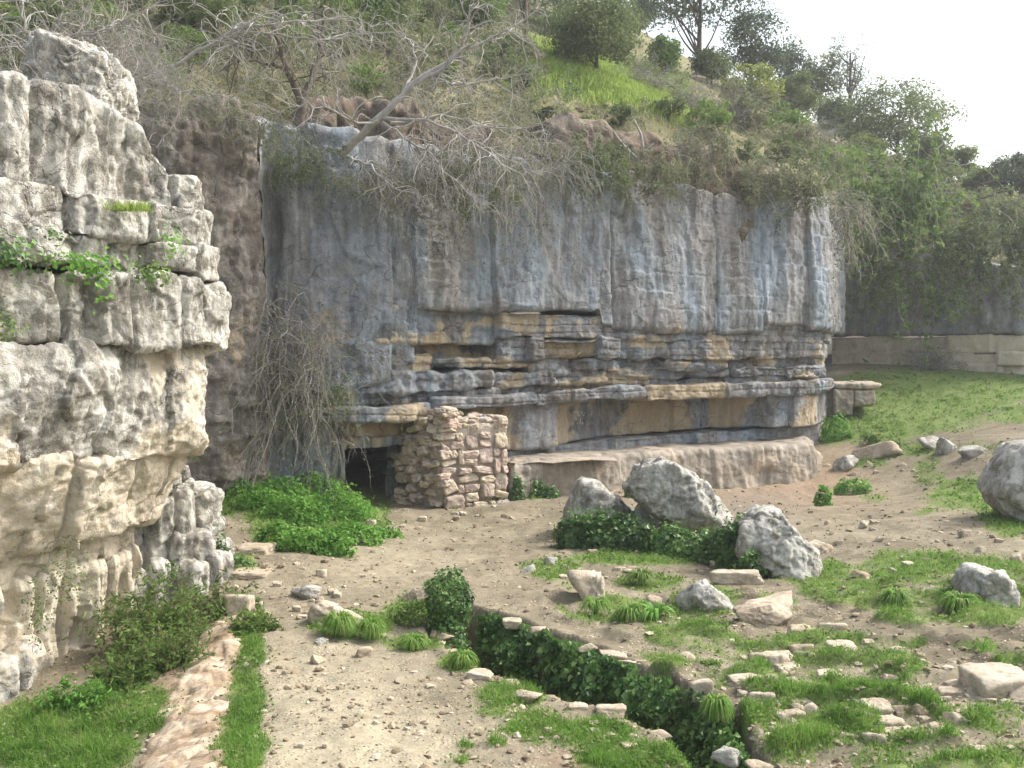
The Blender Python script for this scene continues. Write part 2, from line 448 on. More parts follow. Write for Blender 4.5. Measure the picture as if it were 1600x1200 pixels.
# ------------------------------------------------------------------ cliff line in plan
def smooth_path(pts, du, rounds=2):
    P = np.array(pts, float)
    for _ in range(rounds):                       # corner cutting
        Q = [P[0]]
        for a, b in zip(P[:-1], P[1:]):
            Q += [0.82 * a + 0.18 * b, 0.18 * a + 0.82 * b]
        P = np.array(Q + [P[-1]])
    s = np.r_[0, np.cumsum(np.linalg.norm(np.diff(P, axis=0), axis=1))]
    u = np.arange(0, s[-1], du)
    X = np.stack([np.interp(u, s, P[:, k]) for k in (0, 1)], 1)
    T = np.gradient(X, axis=0)
    k = max(3, int(0.25 / du) | 1)
    T = np.stack([np.convolve(np.pad(T[:, j], k // 2, mode='edge'), np.ones(k) / k, 'valid') for j in (0, 1)], 1)
    T /= np.linalg.norm(T, axis=1)[:, None]
    N = np.stack([T[:, 1], -T[:, 0]], 1)          # to the right of the walking direction = outwards
    return u, X, N

def pxY(px, Y):
    return (at(px, 560, Y)[0], Y)

MAIN = [(-22, 12), (-12, 15.5), pxY(60, 16.6), pxY(200, 17.3), pxY(330, 17.9), pxY(398, 18.5), pxY(424, 19.5), pxY(446, 19.3), pxY(540, 19.5), pxY(650, 20.2), pxY(800, 21.6),
        pxY(1000, 23.4), pxY(1150, 25.0), pxY(1262, 26.3), pxY(1292, 27.1), pxY(1301, 29.5), pxY(1311, 32.6), pxY(1322, 37.5)]
FARW = [pxY(1300, 37.2), pxY(1380, 36.6), pxY(1450, 35.8), pxY(1600, 34.2), (22, 33.0), (30, 32.0), (46, 29)]

def blocks(rs, u, wmin, wmax):
    """random joints along a bed: block index per sample and distance to the nearest joint"""
    e = [u[0] - rs.rand() * wmax]
    while e[-1] < u[-1] + wmax:
        e.append(e[-1] + rs.uniform(wmin, wmax))
    e = np.array(e)
    i = np.clip(np.searchsorted(e, u) - 1, 0, len(e) - 2)
    return i, np.minimum(u - e[i], e[i + 1] - u), len(e)

def bed(name, path, z0, z1, off, seed, parent=None, mat=None, du=0.03, dz=0.03, depth=1.2, round_=0.06, amp=0.06, freq=1.5, vstretch=1.0,
        block=(0.6, 1.8), bjit=0.08, zjit=0.03, joint=0.05, lean=0.0, fresh=0.0, fresh_blocks=0.0, u0=None, u1=None, bulge=0.0, flute=0.0, ledges=0.0, extra=None, smooth=True, fac=((1.0, 0.035), (3.2, 0.016)), fsq=(1.0, 0.5), crack=0.0, karst=0.012, kfreq=5.0):
    """one rock bed: its face follows the path in plan, with top, underside, joints, rounded edges and relief"""
    rs = np.random.RandomState(seed)
    u, X, N = smooth_path(path, du)
    if u0 is not None or u1 is not None:
        k = (u >= (u0 if u0 is not None else -1)) & (u <= (u1 if u1 is not None else 1e9))
        u, X, N = u[k], X[k], N[k]
    f = lambda v: (v(u, X) if callable(v) else np.full(len(u), float(v)))
    Z0, Z1, O = f(z0), f(z1), f(off)
    bi, bd, nb = blocks(rs, u, *block)
    jo = rs.normal(size=nb) * bjit
    jz0 = rs.normal(size=nb) * zjit; jz1 = rs.normal(size=nb) * zjit
    fb = (rs.rand(nb) < fresh_blocks).astype(float)
    jo = jo - 0.12 * fb
    O = O + jo[bi]; Z0 = Z0 + jz0[bi] + 0.03 * perlin(u * 1.7, seed, 0.0); Z1 = Z1 + jz1[bi] + 0.03 * perlin(u * 1.7, seed, 5.0)
    hgt = max(0.05, float(np.mean(Z1 - Z0)))
    nz = max(5, int(hgt / dz)); r = min(round_, hgt * 0.4)
    nt = 9
    # cross-section: top (back to front), face, underside (front to back): columns o (out), t (0 top..1 bottom)
    so = list(-r - (depth - r) * np.linspace(1, 0, nt) ** 2.2) + [-0.3 * r] + [0.0] * nz + [-0.3 * r] + list(-r - (depth - r) * np.linspace(0, 1, nt) ** 2.2)
    st = [0.0] * nt + [0.3 * r / hgt] + list(np.linspace(r / hgt, 1 - r / hgt, nz)) + [1 - 0.3 * r / hgt] + [1.0] * nt
    so, st = np.array(so), np.array(st)
    no = np.r_[np.zeros(nt), .7, np.ones(nz), .7, np.zeros(nt)]
    nzz = np.r_[np.ones(nt), .7, np.zeros(nz), -.7, -np.ones(nt)]
    o = O[:, None] + so[None, :] + lean * (0.5 - st)[None, :] * hgt
    face = np.clip(1 + so / 0.25, 0, 1)[None, :]
    o = o + bulge * np.sin(np.pi * np.clip(st, 0, 1))[None, :] * face
    Z = Z1[:, None] + (Z0 - Z1)[:, None] * st[None, :]
    Px = X[:, 0][:, None] + N[:, 0][:, None] * o; Py = X[:, 1][:, None] + N[:, 1][:, None] * o
    q = seed * 3.17
    zz = Z / vstretch
    d = amp * (fbm(Px * freq + q, Py * freq, zz * freq, 5, 0.52) + 0.25 * fbm(Px * freq * 3 - q, Py * freq * 3, zz * freq * 3, 3, 0.5, ridged=True))
    if flute: d = d + flute * fbm(Px * 3.3 + q, Py * 3.3, Z * 0.4, 3, 0.55, ridged=True)
    if ledges:
        wv = Z + 0.06 * perlin(Px * .8, Py * .8, q)
        k = np.floor(wv / 0.17)
        d = d + ledges * perlin(k * 7.7 + q, u[:, None] * 0.9 + k * 3.1, 0.5) * 1.2 - 0.03 * (np.abs(wv / 0.17 - k - .5) > 0.44)
    for j_, (ff_, fa_) in enumerate(fac):
        wx_ = 0.35 * perlin(Px * ff_ * 1.3, Py * ff_ * 1.3, Z * ff_ * 1.3 + q); wz_ = 0.35 * perlin(Px * ff_ * 1.3 + 9, Py * ff_ * 1.3, Z * ff_ * 1.3 - q)
        d = d + fa_ * facet(Px * ff_ * fsq[0] + wx_, Py * ff_ * fsq[0] + wz_, Z * ff_ * fsq[1] + wz_, seed + j_, 0.07, crack)
    if karst:
        kw1 = perlin(Px * kfreq * .5, Py * kfreq * .5, Z * kfreq * .5 + q)
        kk_ = fbm(Px * kfreq + kw1, Py * kfreq - kw1, Z * kfreq * 0.7 + kw1 + q, 4, 0.6)
        d = d + karst * (kk_ - 1.6 * np.clip(kk_ - 0.25, 0, 1) * 0 - 2.2 * np.clip(-kk_ - 0.25, 0, 1))
    d = d - joint * np.exp(-(bd[:, None] / 0.045) ** 2) * (0.4 + 0.6 * np.clip(perlin(Px * 2, Py * 2, Z * 2 + q) + .5, 0, 1))
    ex_f = 0.0
    if extra is not None:
        de, ex_f = extra(u[:, None], X, Px, Z)
        d = d + de * face
    Px = Px + N[:, 0][:, None] * d * no; Py = Py + N[:, 1][:, None] * d * no; Z = Z + d * nzz * 0.6
    fr = np.clip(fresh + 0.75 * fb[bi][:, None] + ex_f + np.zeros_like(Z), 0, 1)
    V = np.stack([Px, Py, Z], -1).reshape(-1, 3)
    ob = mesh_np(name, V, grid_faces(*Z.shape)[:, ::-1], mat, parent, smooth, {'fresh': fr})
    return ob
# ------------------------------------------------------------------ ground
def graded(lo, a, b, hi, fine, grow=1.09):
    mid = list(np.arange(a, b, fine))
    up, s = [b], fine
    while up[-1] < hi:
        s = min(s * grow, 2.5); up.append(up[-1] + s)
    dn, s = [a], fine
    while dn[-1] > lo:
        s = min(s * grow, 2.5); dn.append(dn[-1] - s)
    return np.array(dn[:0:-1] + mid + up)

_gx = graded(-45, -5.2, 7.0, 50, 0.045, 1.10)
_gy = graded(-20, 6.8, 12.5, 44, 0.042, 1.03)
GX, GY = np.meshgrid(_gx, _gy, indexing='ij')
GZ = ground_z(GX, GY)
GMASK = grass_mask(GX, GY, GZ)
_sd = poly_sd(GX, GY, TRENCH)
_px, _py = project(np.stack([GX, GY, GZ], -1))
def blob(cx, cy, rx, ry):
    return np.exp(-(((_px - cx) / rx) ** 2 + ((_py - cy) / ry) ** 2))
_dust = np.clip(blob(500, 1100, 160, 110) + .8 * blob(560, 1190, 180, 60) + .5 * blob(600, 870, 120, 40), 0, 1)
_red = np.clip(blob(290, 1080, 60, 110) + .9 * blob(1230, 765, 120, 30) + .6 * blob(1310, 720, 40, 40) + 0.7 * blob(900, 1190, 60, 20), 0, 1)
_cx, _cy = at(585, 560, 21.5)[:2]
_ash_shade = np.clip(1.3 * np.exp(-(((GX - _cx) / 1.2) ** 2 + ((GY - _cy - .6) / 1.5) ** 2)) + .8 * blob(1150, 800, 90, 18) + .5 * blob(1200, 775, 60, 12), 0, 1)  # first term paints shade on the cave floor; the blobs are ash patches
t = NT('soil')
p = t.pos()
n1 = t.noise(p, 0.9, 8, 0.68, 0.5)
dirt = t.ramp(n1, [(0.34, (0.116, 0.100, 0.070)), (0.5, (0.183, 0.160, 0.113)), (0.66, (0.255, 0.227, 0.164))])
dirt = t.mix(t.attr('dust'), dirt, (0.32, 0.285, 0.205))
dirt = t.mix(t.math('MULTIPLY', t.attr('red'), 0.75), dirt, (0.27, 0.185, 0.125))
dirt = t.mix(t.attr('ash'), dirt, (0.17, 0.145, 0.12))  # ash patches, plus the cave floor's shade put into the soil colour
n2 = t.noise(p, 9, 7, 0.72)
dirt = t.mix(0.6, dirt, t.ramp(n2, [(0.3, 0.28), (0.5, 0.5), (0.7, 0.74)]), 'OVERLAY')
vo = t.n('ShaderNodeTexVoronoi', {'Vector': p, 'Scale': 26.0}, feature='F1')
stone_m = t.math('MULTIPLY', t.ramp(vo.outputs['Distance'], [(0.25, 1.0), (0.42, 0.0)]), t.ramp(t.noise(p, 2.4, 4, 0.6), [(0.42, 0.0), (0.62, 0.9)]))
stone_c = t.ramp(vo.outputs['Color'], [(0.2, (0.24, 0.195, 0.14)), (0.8, (0.44, 0.38, 0.29))])
dirt = t.mix(stone_m, dirt, stone_c)
litter = t.noise(t.scaled(p, (1, 1.6, 1)), 34, 5, 0.75)
dirt = t.mix(t.ramp(litter, [(0.33, 0.6), (0.43, 0.0)]), dirt, (0.16, 0.115, 0.075))
gr = t.math('ADD', t.attr('green'), t.math('MULTIPLY', t.math('SUBTRACT', t.noise(p, 14, 5, 0.7), 0.5), 0.9))
gcol = t.ramp(t.noise(p, 6, 5, 0.7), [(0.3, (0.075, 0.12, 0.026)), (0.7, (0.16, 0.235, 0.055))])
dirt = t.mix(t.math('MULTIPLY', t.ramp(gr, [(0.38, 0.0), (0.62, 1.0)]), 0.8), dirt, gcol)
dirt = t.mix(t.attr('earth'), dirt, t.ramp(n2, [(0.3, (0.10, 0.085, 0.06)), (0.7, (0.22, 0.18, 0.13))]))
hgt = t.math('ADD', t.math('MULTIPLY', n2, 0.7), t.math('MULTIPLY', t.math('SUBTRACT', 1.0, vo.outputs['Distance']), t.math('MULTIPLY', stone_m, 0.6)))
M_SOIL = t.out(dirt, 0.95, t.bump(hgt, 0.55, 0.05), 0.15)
_v = np.stack([GX, GY, GZ], -1).reshape(-1, 3)
ground = mesh_np('ground', _v, grid_faces(*GX.shape), M_SOIL, None, True,
                 {'green': GMASK * (_sd > -0.02), 'dust': _dust, 'red': _red, 'ash': _ash_shade, 'earth': sstep(-0.05, -0.2, _sd)})
tag(ground, 'trodden stony soil sloping up to the foot of the cliff', kind='structure')

# ------------------------------------------------------------------ hillside above the cliff
_hp = [at(*p) for p in (
    (60, 150, 17.4), (250, 170, 18.6), (450, 235, 20.2), (600, 290, 20.8), (800, 290, 22.3), (1000, 285, 24.2), (1150, 285, 26.0), (1262, 300, 27.6),
    (300, 60, 21.5), (500, 110, 23.5), (650, 60, 28), (750, 150, 25.5), (640, 180, 23.0), (850, 112, 29), (1060, 168, 32), (900, 205, 26.6), (1060, 215, 28.4), (960, 160, 28.6), (1150, 215, 30), (830, 190, 25.2),
    (1210, 192, 38), (1320, 240, 42), (1180, 230, 33), (1260, 260, 33), (700, 20, 50), (900, 75, 50), (1100, 115, 55), (1200, 160, 57), (1300, 210, 60), (1450, 285, 58), (1600, 340, 58),
    (1340, 330, 39), (1450, 400, 37.2), (1600, 420, 35.6), (1500, 290, 47), (1400, 300, 44))]
_hp += [(-30, 20, 7.5), (-20, 30, 16), (-30, 60, 34), (-5, 60, 30), (40, 70, 10), (30, 34, 6.6), (50, 34, 6.4), (60, 80, 6), (0, 90, 30), (30, 95, 18), (-40, 95, 42), (46, 50, 8.5)]
_hf = tps_fit(_hp, 0.3)

def hill_z(x, y):
    x = np.asarray(x, float); y = np.asarray(y, float)
    return _hf(x, y) + 0.18 * fbm(x * 0.7, y * 0.7, 11.0, 4) + 0.05 * fbm(x * 3, y * 3, 12.0, 3)

_mu, _mX, _mN = smooth_path(MAIN, 0.1)
_fu, _fX, _fN = smooth_path(FARW, 0.1)
_cl = np.concatenate([_mX, _fX[_fX[:, 0] > _mX[-1, 0] + 0.2]])
_cl = _cl[np.argsort(_cl[:, 0])]
def cliff_y(x):
    return np.interp(x, _cl[:, 0], _cl[:, 1])
_hx = graded(-40, -9, 20, 62, 0.16, 1.08)
_tt = np.concatenate([[0], np.cumsum(np.geomspace(0.10, 2.4, 90))])
HX = np.repeat(_hx[:, None], len(_tt), 1)
HY = cliff_y(HX) + 0.95 + _tt[None, :]
HZ = hill_z(HX, HY)
HZ[:, 0] = np.minimum(HZ[:, 0] - 0.6, 4.5)
t = NT('hill_soil')
p = t.pos()
n1 = t.noise(p, 0.5, 5, 0.65, 0.4)
c = t.ramp(n1, [(0.35, (0.12, 0.11, 0.06)), (0.52, (0.17, 0.16, 0.09)), (0.68, (0.24, 0.22, 0.14))])
n2 = t.noise(p, 5, 7, 0.7)
c = t.mix(0.6, c, t.ramp(n2, [(0.3, 0.25), (0.5, 0.5), (0.7, 0.75)]), 'OVERLAY')
g = t.math('ADD', t.attr('green'), t.math('MULTIPLY', t.math('SUBTRACT', t.noise(p, 3, 6, 0.7), 0.5), 1.2))
c = t.mix(t.ramp(g, [(0.4, 0.0), (0.6, 0.9)]), c, t.ramp(n2, [(0.3, (0.10, 0.14, 0.035)), (0.7, (0.20, 0.26, 0.075))]))
M_HILL = t.out(c, 0.95, t.bump(n2, 0.5, 0.08), 0.1)
_hpx, _hpy = project(np.stack([HX, HY, HZ], -1))
_mead = np.exp(-(((_hpx - 930) / 130) ** 2 + ((_hpy - (92 + (_hpx - 830) * 0.27)) / 26) ** 2) * 1.2) + .35
_mead = np.clip(_mead - 0.6 * np.exp(-(((_hpx - 960) / 220) ** 2 + ((_hpy - 215) / 36) ** 2)), 0, 1)
hillside = mesh_np('hillside', np.stack([HX, HY, HZ], -1).reshape(-1, 3), grid_faces(*HX.shape), M_HILL, None, True, {'green': _mead})
tag(hillside, 'steep scrubby hillside rising above the cliff', kind='structure')

# ------------------------------------------------------------------ the long cliff
def up(px):
    """arc length along the cliff line where it crosses that photo column"""
    cx = 800 + FPX * _mX[:, 0] / _mX[:, 1]
    return float(_mu[int(np.argmin(np.abs(cx - px) + (_mX[:, 1] > 30) * 500))])
U = {k: up(k) for k in (250, 300, 400, 415, 430, 520, 545, 640, 650, 660, 700, 780, 800, 850, 940, 1000, 1100, 1200, 1290)}

def lerp_u(pairs):
    us = np.array([up(a) if a <= 1292 else up(1290) + (a - 1292) * 0.05 for a, _ in pairs]); vs = np.array([b for _, b in pairs])
    return lambda u, X: np.interp(u, us, vs)

cliff = bpy.data.objects.new('cliff', None); C.objects.link(cliff)
tag(cliff, 'long grey limestone cliff with an undercut foot', kind='structure')
_tf = lerp_u([(0, 6.3), (200, 7.5), (330, 7.6), (420, 7.7), (520, 7.55), (650, 7.5), (800, 7.35), (1000, 7.3), (1150, 7.2), (1240, 7.3), (1290, 7.3), (1400, 7.6)])
top_f = lambda u, X: _tf(u, X) + 0.28 * perlin(u * 0.8, 3.0, 1.0) + 0.16 * perlin(u * 2.3, 3.0, 4.0)
bot_f = lerp_u([(0, -0.4), (390, -0.3), (420, -0.3), (436, 2.3), (560, 2.4), (640, 2.62), (655, 3.95), (700, 3.92), (775, 3.92), (790, 4.02), (850, 4.06), (935, 4.06), (945, 3.72), (1100, 3.66), (1180, 3.8), (1290, 3.8)])

def face_extra(u, X, Px, Z):
    """vertical runnels, broken small ledges and scars on the tall face"""
    d = 0.06 * fbm(u * 1.6, 3.3, Z * 0.22, 5, 0.6) + 0.10 * fbm(u * 0.45, 1.3, Z * 0.35, 3, 0.5)
    w = Z + 0.10 * perlin(u * 0.6, 0.0, 8.0) + 0.03 * perlin(u * 3, 0.0, 3.0)
    k = np.floor(w / 0.42)
    brk = np.clip(perlin(u * 0.55 + k * 5.3, k * 2.7, 0.2) * 2.2, 0, 1)
    fr = w / 0.42 - k
    d = d + 0.07 * brk * (fr - 0.5) - 0.035 * (brk > 0.15) * (fr > 0.94)
    # left buttress: deep groove and knobbly patches
    left = sstep(U[430], U[400], u)
    d = d + left * (0.10 * fbm(u * 2.2, Z * 2.0, 4.0, 4, 0.6) + 0.12 * perlin(u * 0.9, Z * 0.8, 6.0))
    lowl = left * sstep(3.4, 2.6, Z)
    kk = np.floor((Z + 0.05 * perlin(u * 1.5, Z * 0, 2.0)) / 0.26)
    d = d + lowl * 0.14 * perlin(kk * 3.7, u * 1.1, 1.0)
    fresh = lowl * (0.45 * np.clip(perlin(u * 1.3, Z * 1.4, 9.0) * 2 + .2, 0, 1)) + 0.5 * sstep(0.25, 0.5, perlin(u * 1.8, Z * 0.7, 13.0)) * sstep(4.6, 3.9, Z)
    # recessed scar under the left end of the lip
    return d, fresh

bed('buttress_face', MAIN, bot_f, top_f, 0.0, 3, cliff, M_BUTTRESS, 0.04, 0.035, depth=1.6, round_=0.10, amp=0.055, freq=1.3, vstretch=1.6,
    block=(1.2, 3.5), bjit=0.05, zjit=0.07, joint=0.05, lean=-0.03, extra=face_extra, u0=up(200) - 3, u1=U[415] + 0.02)
bed('massive_face', MAIN, bot_f, top_f, 0.0, 3, cliff, M_CLIFF, 0.037, 0.031, depth=1.6, round_=0.10, amp=0.055, freq=1.3, vstretch=1.6,
    block=(1.2, 3.5), bjit=0.05, zjit=0.07, joint=0.05, lean=-0.03, extra=face_extra, u0=U[415] - 0.02, u1=up(1290) + 7)
_rt = lerp_u([(430, 8.0), (520, 8.3), (650, 8.5), (780, 8.4), (840, 8.1), (900, 8.3), (1060, 8.6), (1150, 8.4), (1240, 8.1), (1290, 7.6)])
rim_f = lambda u, X: _rt(u, X) + 0.30 * perlin(u * 0.9, 1.0, 2.0) + 0.18 * perlin(u * 2.6, 5.0, 2.0)
bed('earthy_rim', MAIN, 5.8, rim_f, lerp_u([(430, -0.5), (600, -0.9), (830, -0.8), (1100, -0.7), (1240, -0.45), (1290, -0.4)]), 17, cliff, M_EARTH, 0.06, 0.05, depth=1.8, round_=0.25, amp=0.13, freq=1.4, block=(0.8, 2.2), bjit=0.16,
    zjit=0.10, joint=0.10, lean=-0.25, fac=((1.2, 0.10), (3.5, 0.05)), fsq=(1.0, 0.8), karst=0.03, extra=lambda u, X, Px, Z: (0.0 * Z, 0.4 * sstep(0.2, 0.5, perlin(u * 1.5, Z * 1.5, 6.0))), u0=U[430] + .5, u1=up(1290) + 1.5)
UL = U[430]
# broken beds under the face
specs = [  # z0, z1, offset, blocks, jitter, fresh share, amp
    (3.42, 4.02, -0.08, (1.2, 3.2), 0.05, 0.10, 0.05),
    (2.98, 3.46, -0.16, (1.0, 3.0), 0.08, 0.16, 0.07),
    (2.72, 3.02, -0.34, (0.8, 2.6), 0.09, 0.14, 0.10),
    (2.50, 2.76, -0.26, (1.0, 3.2), 0.09, 0.10, 0.10),
    (2.27, 2.54, -0.44, (0.8, 2.6), 0.09, 0.18, 0.10),
    (2.04, 2.33, -0.06, (2.2, 4.6), 0.04, 0.10, 0.05)]
dip = lerp_u([(640, -0.22), (800, -0.18), (950, 0.0), (1290, 0.06)])
for i, (a, b, o, bl, bj, fb, am) in enumerate(specs):
    lo_dip = dip if i > 2 else (lambda u, X: 0.0 * u)
    offs = (lambda o_, i_: (lambda u, X: o_ + (0.22 * sstep(U[660], U[640], u) if i_ >= 3 else 0.0) - 0.55 * (i_ in (0, 1)) * sstep(U[660] - .1, U[660], u) * sstep(U[780] + .1, U[780], u) * (0.35 if i_ == 0 else 1.0)))(o, i)
    def fx(u, X, Px, Z, i=i):
        sc = sstep(U[660], U[660] + .3, u) * sstep(U[780], U[780] - .3, u) * (i < 2) + sstep(U[850], U[850] + .1, u) * sstep(U[940], U[940] - .1, u) * (i < 2)
        return -0.22 * sstep(U[850], U[850] + .05, u) * sstep(U[940], U[940] - .05, u) * (i == 1) + 0.0 * Z, 0.62 * sc * (0.55 + 0.9 * np.clip(perlin(u * 3.1, Z * 0.6, 2.0), -.5, 1)) + 0.6 * sstep(-0.05, 0.32, perlin(u * 0.7, Z * 2.2, 17.0))
    bed('broken_layer', MAIN, (lambda a_, f_: (lambda u, X: a_ + f_(u, X)))(a, lo_dip), (lambda b_, f_: (lambda u, X: b_ + f_(u, X)))(b, dip if i > 3 else (lambda u, X: 0.0 * u)), offs, 20 + i, cliff, M_CLIFF,
        0.034, 0.025, depth=1.5, round_=0.035, amp=am, freq=2.0, block=bl, bjit=bj, zjit=0.035, joint=0.09, fresh_blocks=fb, ledges=0.06 if i in (2, 3, 4) else 0.025, u0=U[545] - 0.6, u1=up(1290) + 3, extra=fx)
# recessed wall under the overhang, its slit and the sill
def rec_extra(u, X, Px, Z):
    c = 0.18 + sstep(-0.2, 0.3, perlin(u * 0.75, Z * .3, 2.0)) * 0.6 + 0.35 * np.clip(perlin(u * 2.0, Z * .5, 5.0), 0, 1)
    d = 0.10 * sstep(U[800], U[850], u) * sstep(U[940], U[850], u)
    return d + 0.0 * Z, c + 0.0 * Z
rec_z0 = lerp_u([(640, 0.9), (800, 0.98), (1000, 1.08), (1290, 1.2)])
bed('recess_wall', MAIN, rec_z0, lambda u, X: 2.15 + dip(u, X), lerp_u([(540, -1.1), (640, -1.1), (790, -0.9), (806, -0.48), (885, -0.46), (891, -0.80), (925, -0.95), (1100, -1.45), (1180, -1.3), (1215, -0.50), (1225, -0.22), (1400, -0.1)]),
    31, cliff, M_CLIFF, 0.035, 0.03, depth=1.4, round_=0.03, amp=0.03, freq=1.6, block=(0.8, 1.8), bjit=0.06, zjit=0.03, joint=0.05, extra=rec_extra, u0=U[660] - 0.3, u1=up(1290) + 3)
bed('sill_layer', MAIN, 0.55, lambda u, X: rec_z0(u, X) - 0.06, lerp_u([(640, -1.1), (800, -0.6), (900, -0.75), (1200, -0.9), (1290, -0.35), (1400, -0.2)]),
    32, cliff, M_CLIFF, 0.04, 0.03, depth=1.4, round_=0.03, amp=0.05, freq=2.2, block=(0.6, 1.6), bjit=0.08, zjit=0.02, joint=0.06, fresh=0.25, ledges=0.05, u0=U[660] - 0.3)
bed('foot_layer', MAIN, -0.6, 0.62, lerp_u([(640, -1.2), (800, -0.9), (1200, -0.9), (1290, -0.5), (1400, -0.3)]),
    33, cliff, M_CLIFF, 0.05, 0.05, depth=1.0, round_=0.05, amp=0.05, freq=2.2, block=(0.6, 1.6), bjit=0.05, fresh=0.3, u0=U[660] - 0.3)
# the cave mouth at the left end: a pier, a lintel, a pale back wall and the chamber behind
bed('cave_pier', MAIN, -0.5, 2.45, -0.32, 41, cliff, M_CLIFF, 0.03, 0.03, depth=2.0, round_=0.06, amp=0.08, freq=1.6, block=(0.7, 1.5), bjit=0.08, fresh=0.32, u0=U[430] - 0.3, u1=U[545] + 0.02)
bed('pale_recess', MAIN, 1.36, 2.75, -0.62, 42, cliff, M_CLIFF, 0.03, 0.03, depth=1.6, round_=0.04, amp=0.025, freq=1.4, block=(1.2, 2.2), bjit=0.03, fresh=0.85, u0=U[520] - 0.2, u1=U[800] + 0.1)
bed('lintel', MAIN, 1.19, 1.40, -0.48, 43, cliff, M_CLIFF, 0.03, 0.02, depth=1.6, round_=0.03, amp=0.02, freq=2.4, block=(0.5, 0.8), bjit=0.05, fresh=0.5, u0=U[520] - 0.2, u1=U[700])
_cu, _cX, _cN = smooth_path(MAIN, 0.05)
def on_cliff(px, off):
    i = int(np.argmin(np.abs(_cu - up(px))))
    return _cX[i] + _cN[i] * off, _cN[i]
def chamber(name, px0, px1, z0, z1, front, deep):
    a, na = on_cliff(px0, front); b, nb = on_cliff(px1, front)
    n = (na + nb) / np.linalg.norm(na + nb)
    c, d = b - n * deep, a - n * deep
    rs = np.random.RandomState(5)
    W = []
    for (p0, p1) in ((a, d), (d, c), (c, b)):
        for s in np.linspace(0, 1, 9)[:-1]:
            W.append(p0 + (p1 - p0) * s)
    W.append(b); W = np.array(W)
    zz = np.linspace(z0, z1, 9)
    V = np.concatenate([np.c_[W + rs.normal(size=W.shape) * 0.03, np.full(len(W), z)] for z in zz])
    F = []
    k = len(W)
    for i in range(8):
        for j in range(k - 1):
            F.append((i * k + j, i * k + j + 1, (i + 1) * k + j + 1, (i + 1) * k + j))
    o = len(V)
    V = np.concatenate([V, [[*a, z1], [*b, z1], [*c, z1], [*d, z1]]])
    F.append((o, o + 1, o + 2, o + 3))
    return mesh_np(name, V, np.array(F), M_CAVE_SHADE, cliff, False, {'fresh': np.zeros(len(V))})
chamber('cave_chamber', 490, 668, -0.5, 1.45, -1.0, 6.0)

# far wall in the right background
far_wall = bpy.data.objects.new('far_cliff', None); C.objects.link(far_wall)
tag(far_wall, 'distant blue grey cliff over a course of pale blocks', kind='structure')
def fzb(u, X): return ground_base(X[:, 0], X[:, 1]) - 0.25
bed('upper_face', FARW, 3.85, lambda u, X: 6.5 + 0.3 * np.sin(u * 0.7), 0.05, 51, far_wall, M_CLIFF, 0.09, 0.07, depth=1.5, round_=0.1, amp=0.07, freq=1.2, vstretch=2, block=(1.2, 3), bjit=0.08, joint=0.06, extra=face_extra)
bed('pale_course', FARW, 3.22, 3.80, 0.02, 52, far_wall, M_OUTCROP, 0.09, 0.06, depth=1.2, round_=0.05, amp=0.05, freq=1.6, block=(0.6, 1.6), bjit=0.14, zjit=0.03, joint=0.12, fresh=0.9, fresh_blocks=0.4)
bed('pale_course', FARW, 2.75, 3.24, 0.06, 53, far_wall, M_OUTCROP, 0.09, 0.06, depth=1.2, round_=0.05, amp=0.05, freq=1.6, block=(0.5, 1.4), bjit=0.14, zjit=0.04, joint=0.12, fresh=0.9, fresh_blocks=0.4)
bed('pale_course', FARW, fzb, 2.78, 0.14, 54, far_wall, M_OUTCROP, 0.09, 0.06, depth=1.2, round_=0.05, amp=0.06, freq=1.6, block=(0.6, 1.6), bjit=0.12, zjit=0.04, joint=0.12, fresh=0.9, fresh_blocks=0.4)

# the rock-cut bench in front of the overhang
BENCH = [pxY(790, 22.6), pxY(792, 21.2), pxY(800, 20.75), pxY(900, 21.8), pxY(1100, 23.9), pxY(1262, 25.5), pxY(1276, 25.9), (8.15, 27.2), (8.4, 28.6)]
bench = bed('rock_bench', BENCH, -0.5, lambda u, X: 0.82 + 0.05 * perlin(u * .8, 1.0, 2.0), 0.0, 61, None, M_BENCH, 0.04, 0.03, depth=2.3, round_=0.09, amp=0.05, freq=1.5, block=(0.7, 2.2), bjit=0.035, zjit=0.02, joint=0.035,
            flute=0.02, lean=-0.1, extra=lambda u, X, Px, Z: (-0.12 * sstep(0.35, 0.1, Z) * np.clip(perlin(u * .7, 2.0, 1.0) * 2, 0, 1), 0.55 * sstep(-.1, .4, perlin(u * 1.2, Z * 1.2, 4.0))))
tag(bench, 'low pinkish rock bench cut along the foot of the cliff', kind='structure')
# ------------------------------------------------------------------ layered outcrop on the left
OUT = [(-10.5, 4.2), (-7.0, 7.0), pxY(0, 9.5), pxY(180, 10.6), pxY(318, 11.5), pxY(341, 11.75), (-3.45, 12.15), (-3.75, 12.9), (-4.8, 13.8), (-8, 15)]
outcrop = bpy.data.objects.new('rock_outcrop', None); C.objects.link(outcrop)
tag(outcrop, 'tall pale layered limestone outcrop on the near side', kind='structure')
_ou, _oX, _oN = smooth_path(OUT, 0.05)
def ou(px):
    cx = 800 + FPX * _oX[:, 0] / np.maximum(_oX[:, 1], 1)
    k = np.where(_ou < _ou[int(np.argmax(cx))], np.abs(cx - px), 1e9)
    return float(_ou[int(np.argmin(k))])
UO = {k: ou(k) for k in (0, 60, 100, 150, 200, 240, 265, 300, 335)}
def lerp_o(pairs):
    us = np.array([ou(a) for a, _ in pairs]); vs = np.array([b for _, b in pairs])
    return lambda u, X: np.interp(u, us, vs)
kw = dict(fac=((1.7, 0.07), (4.5, 0.022), (13.0, 0.007)), fsq=(1.0, 0.6), crack=0.16, karst=0.007, kfreq=9.0, parent=outcrop, mat=M_OUTCROP, du=0.0235, dz=0.0195)
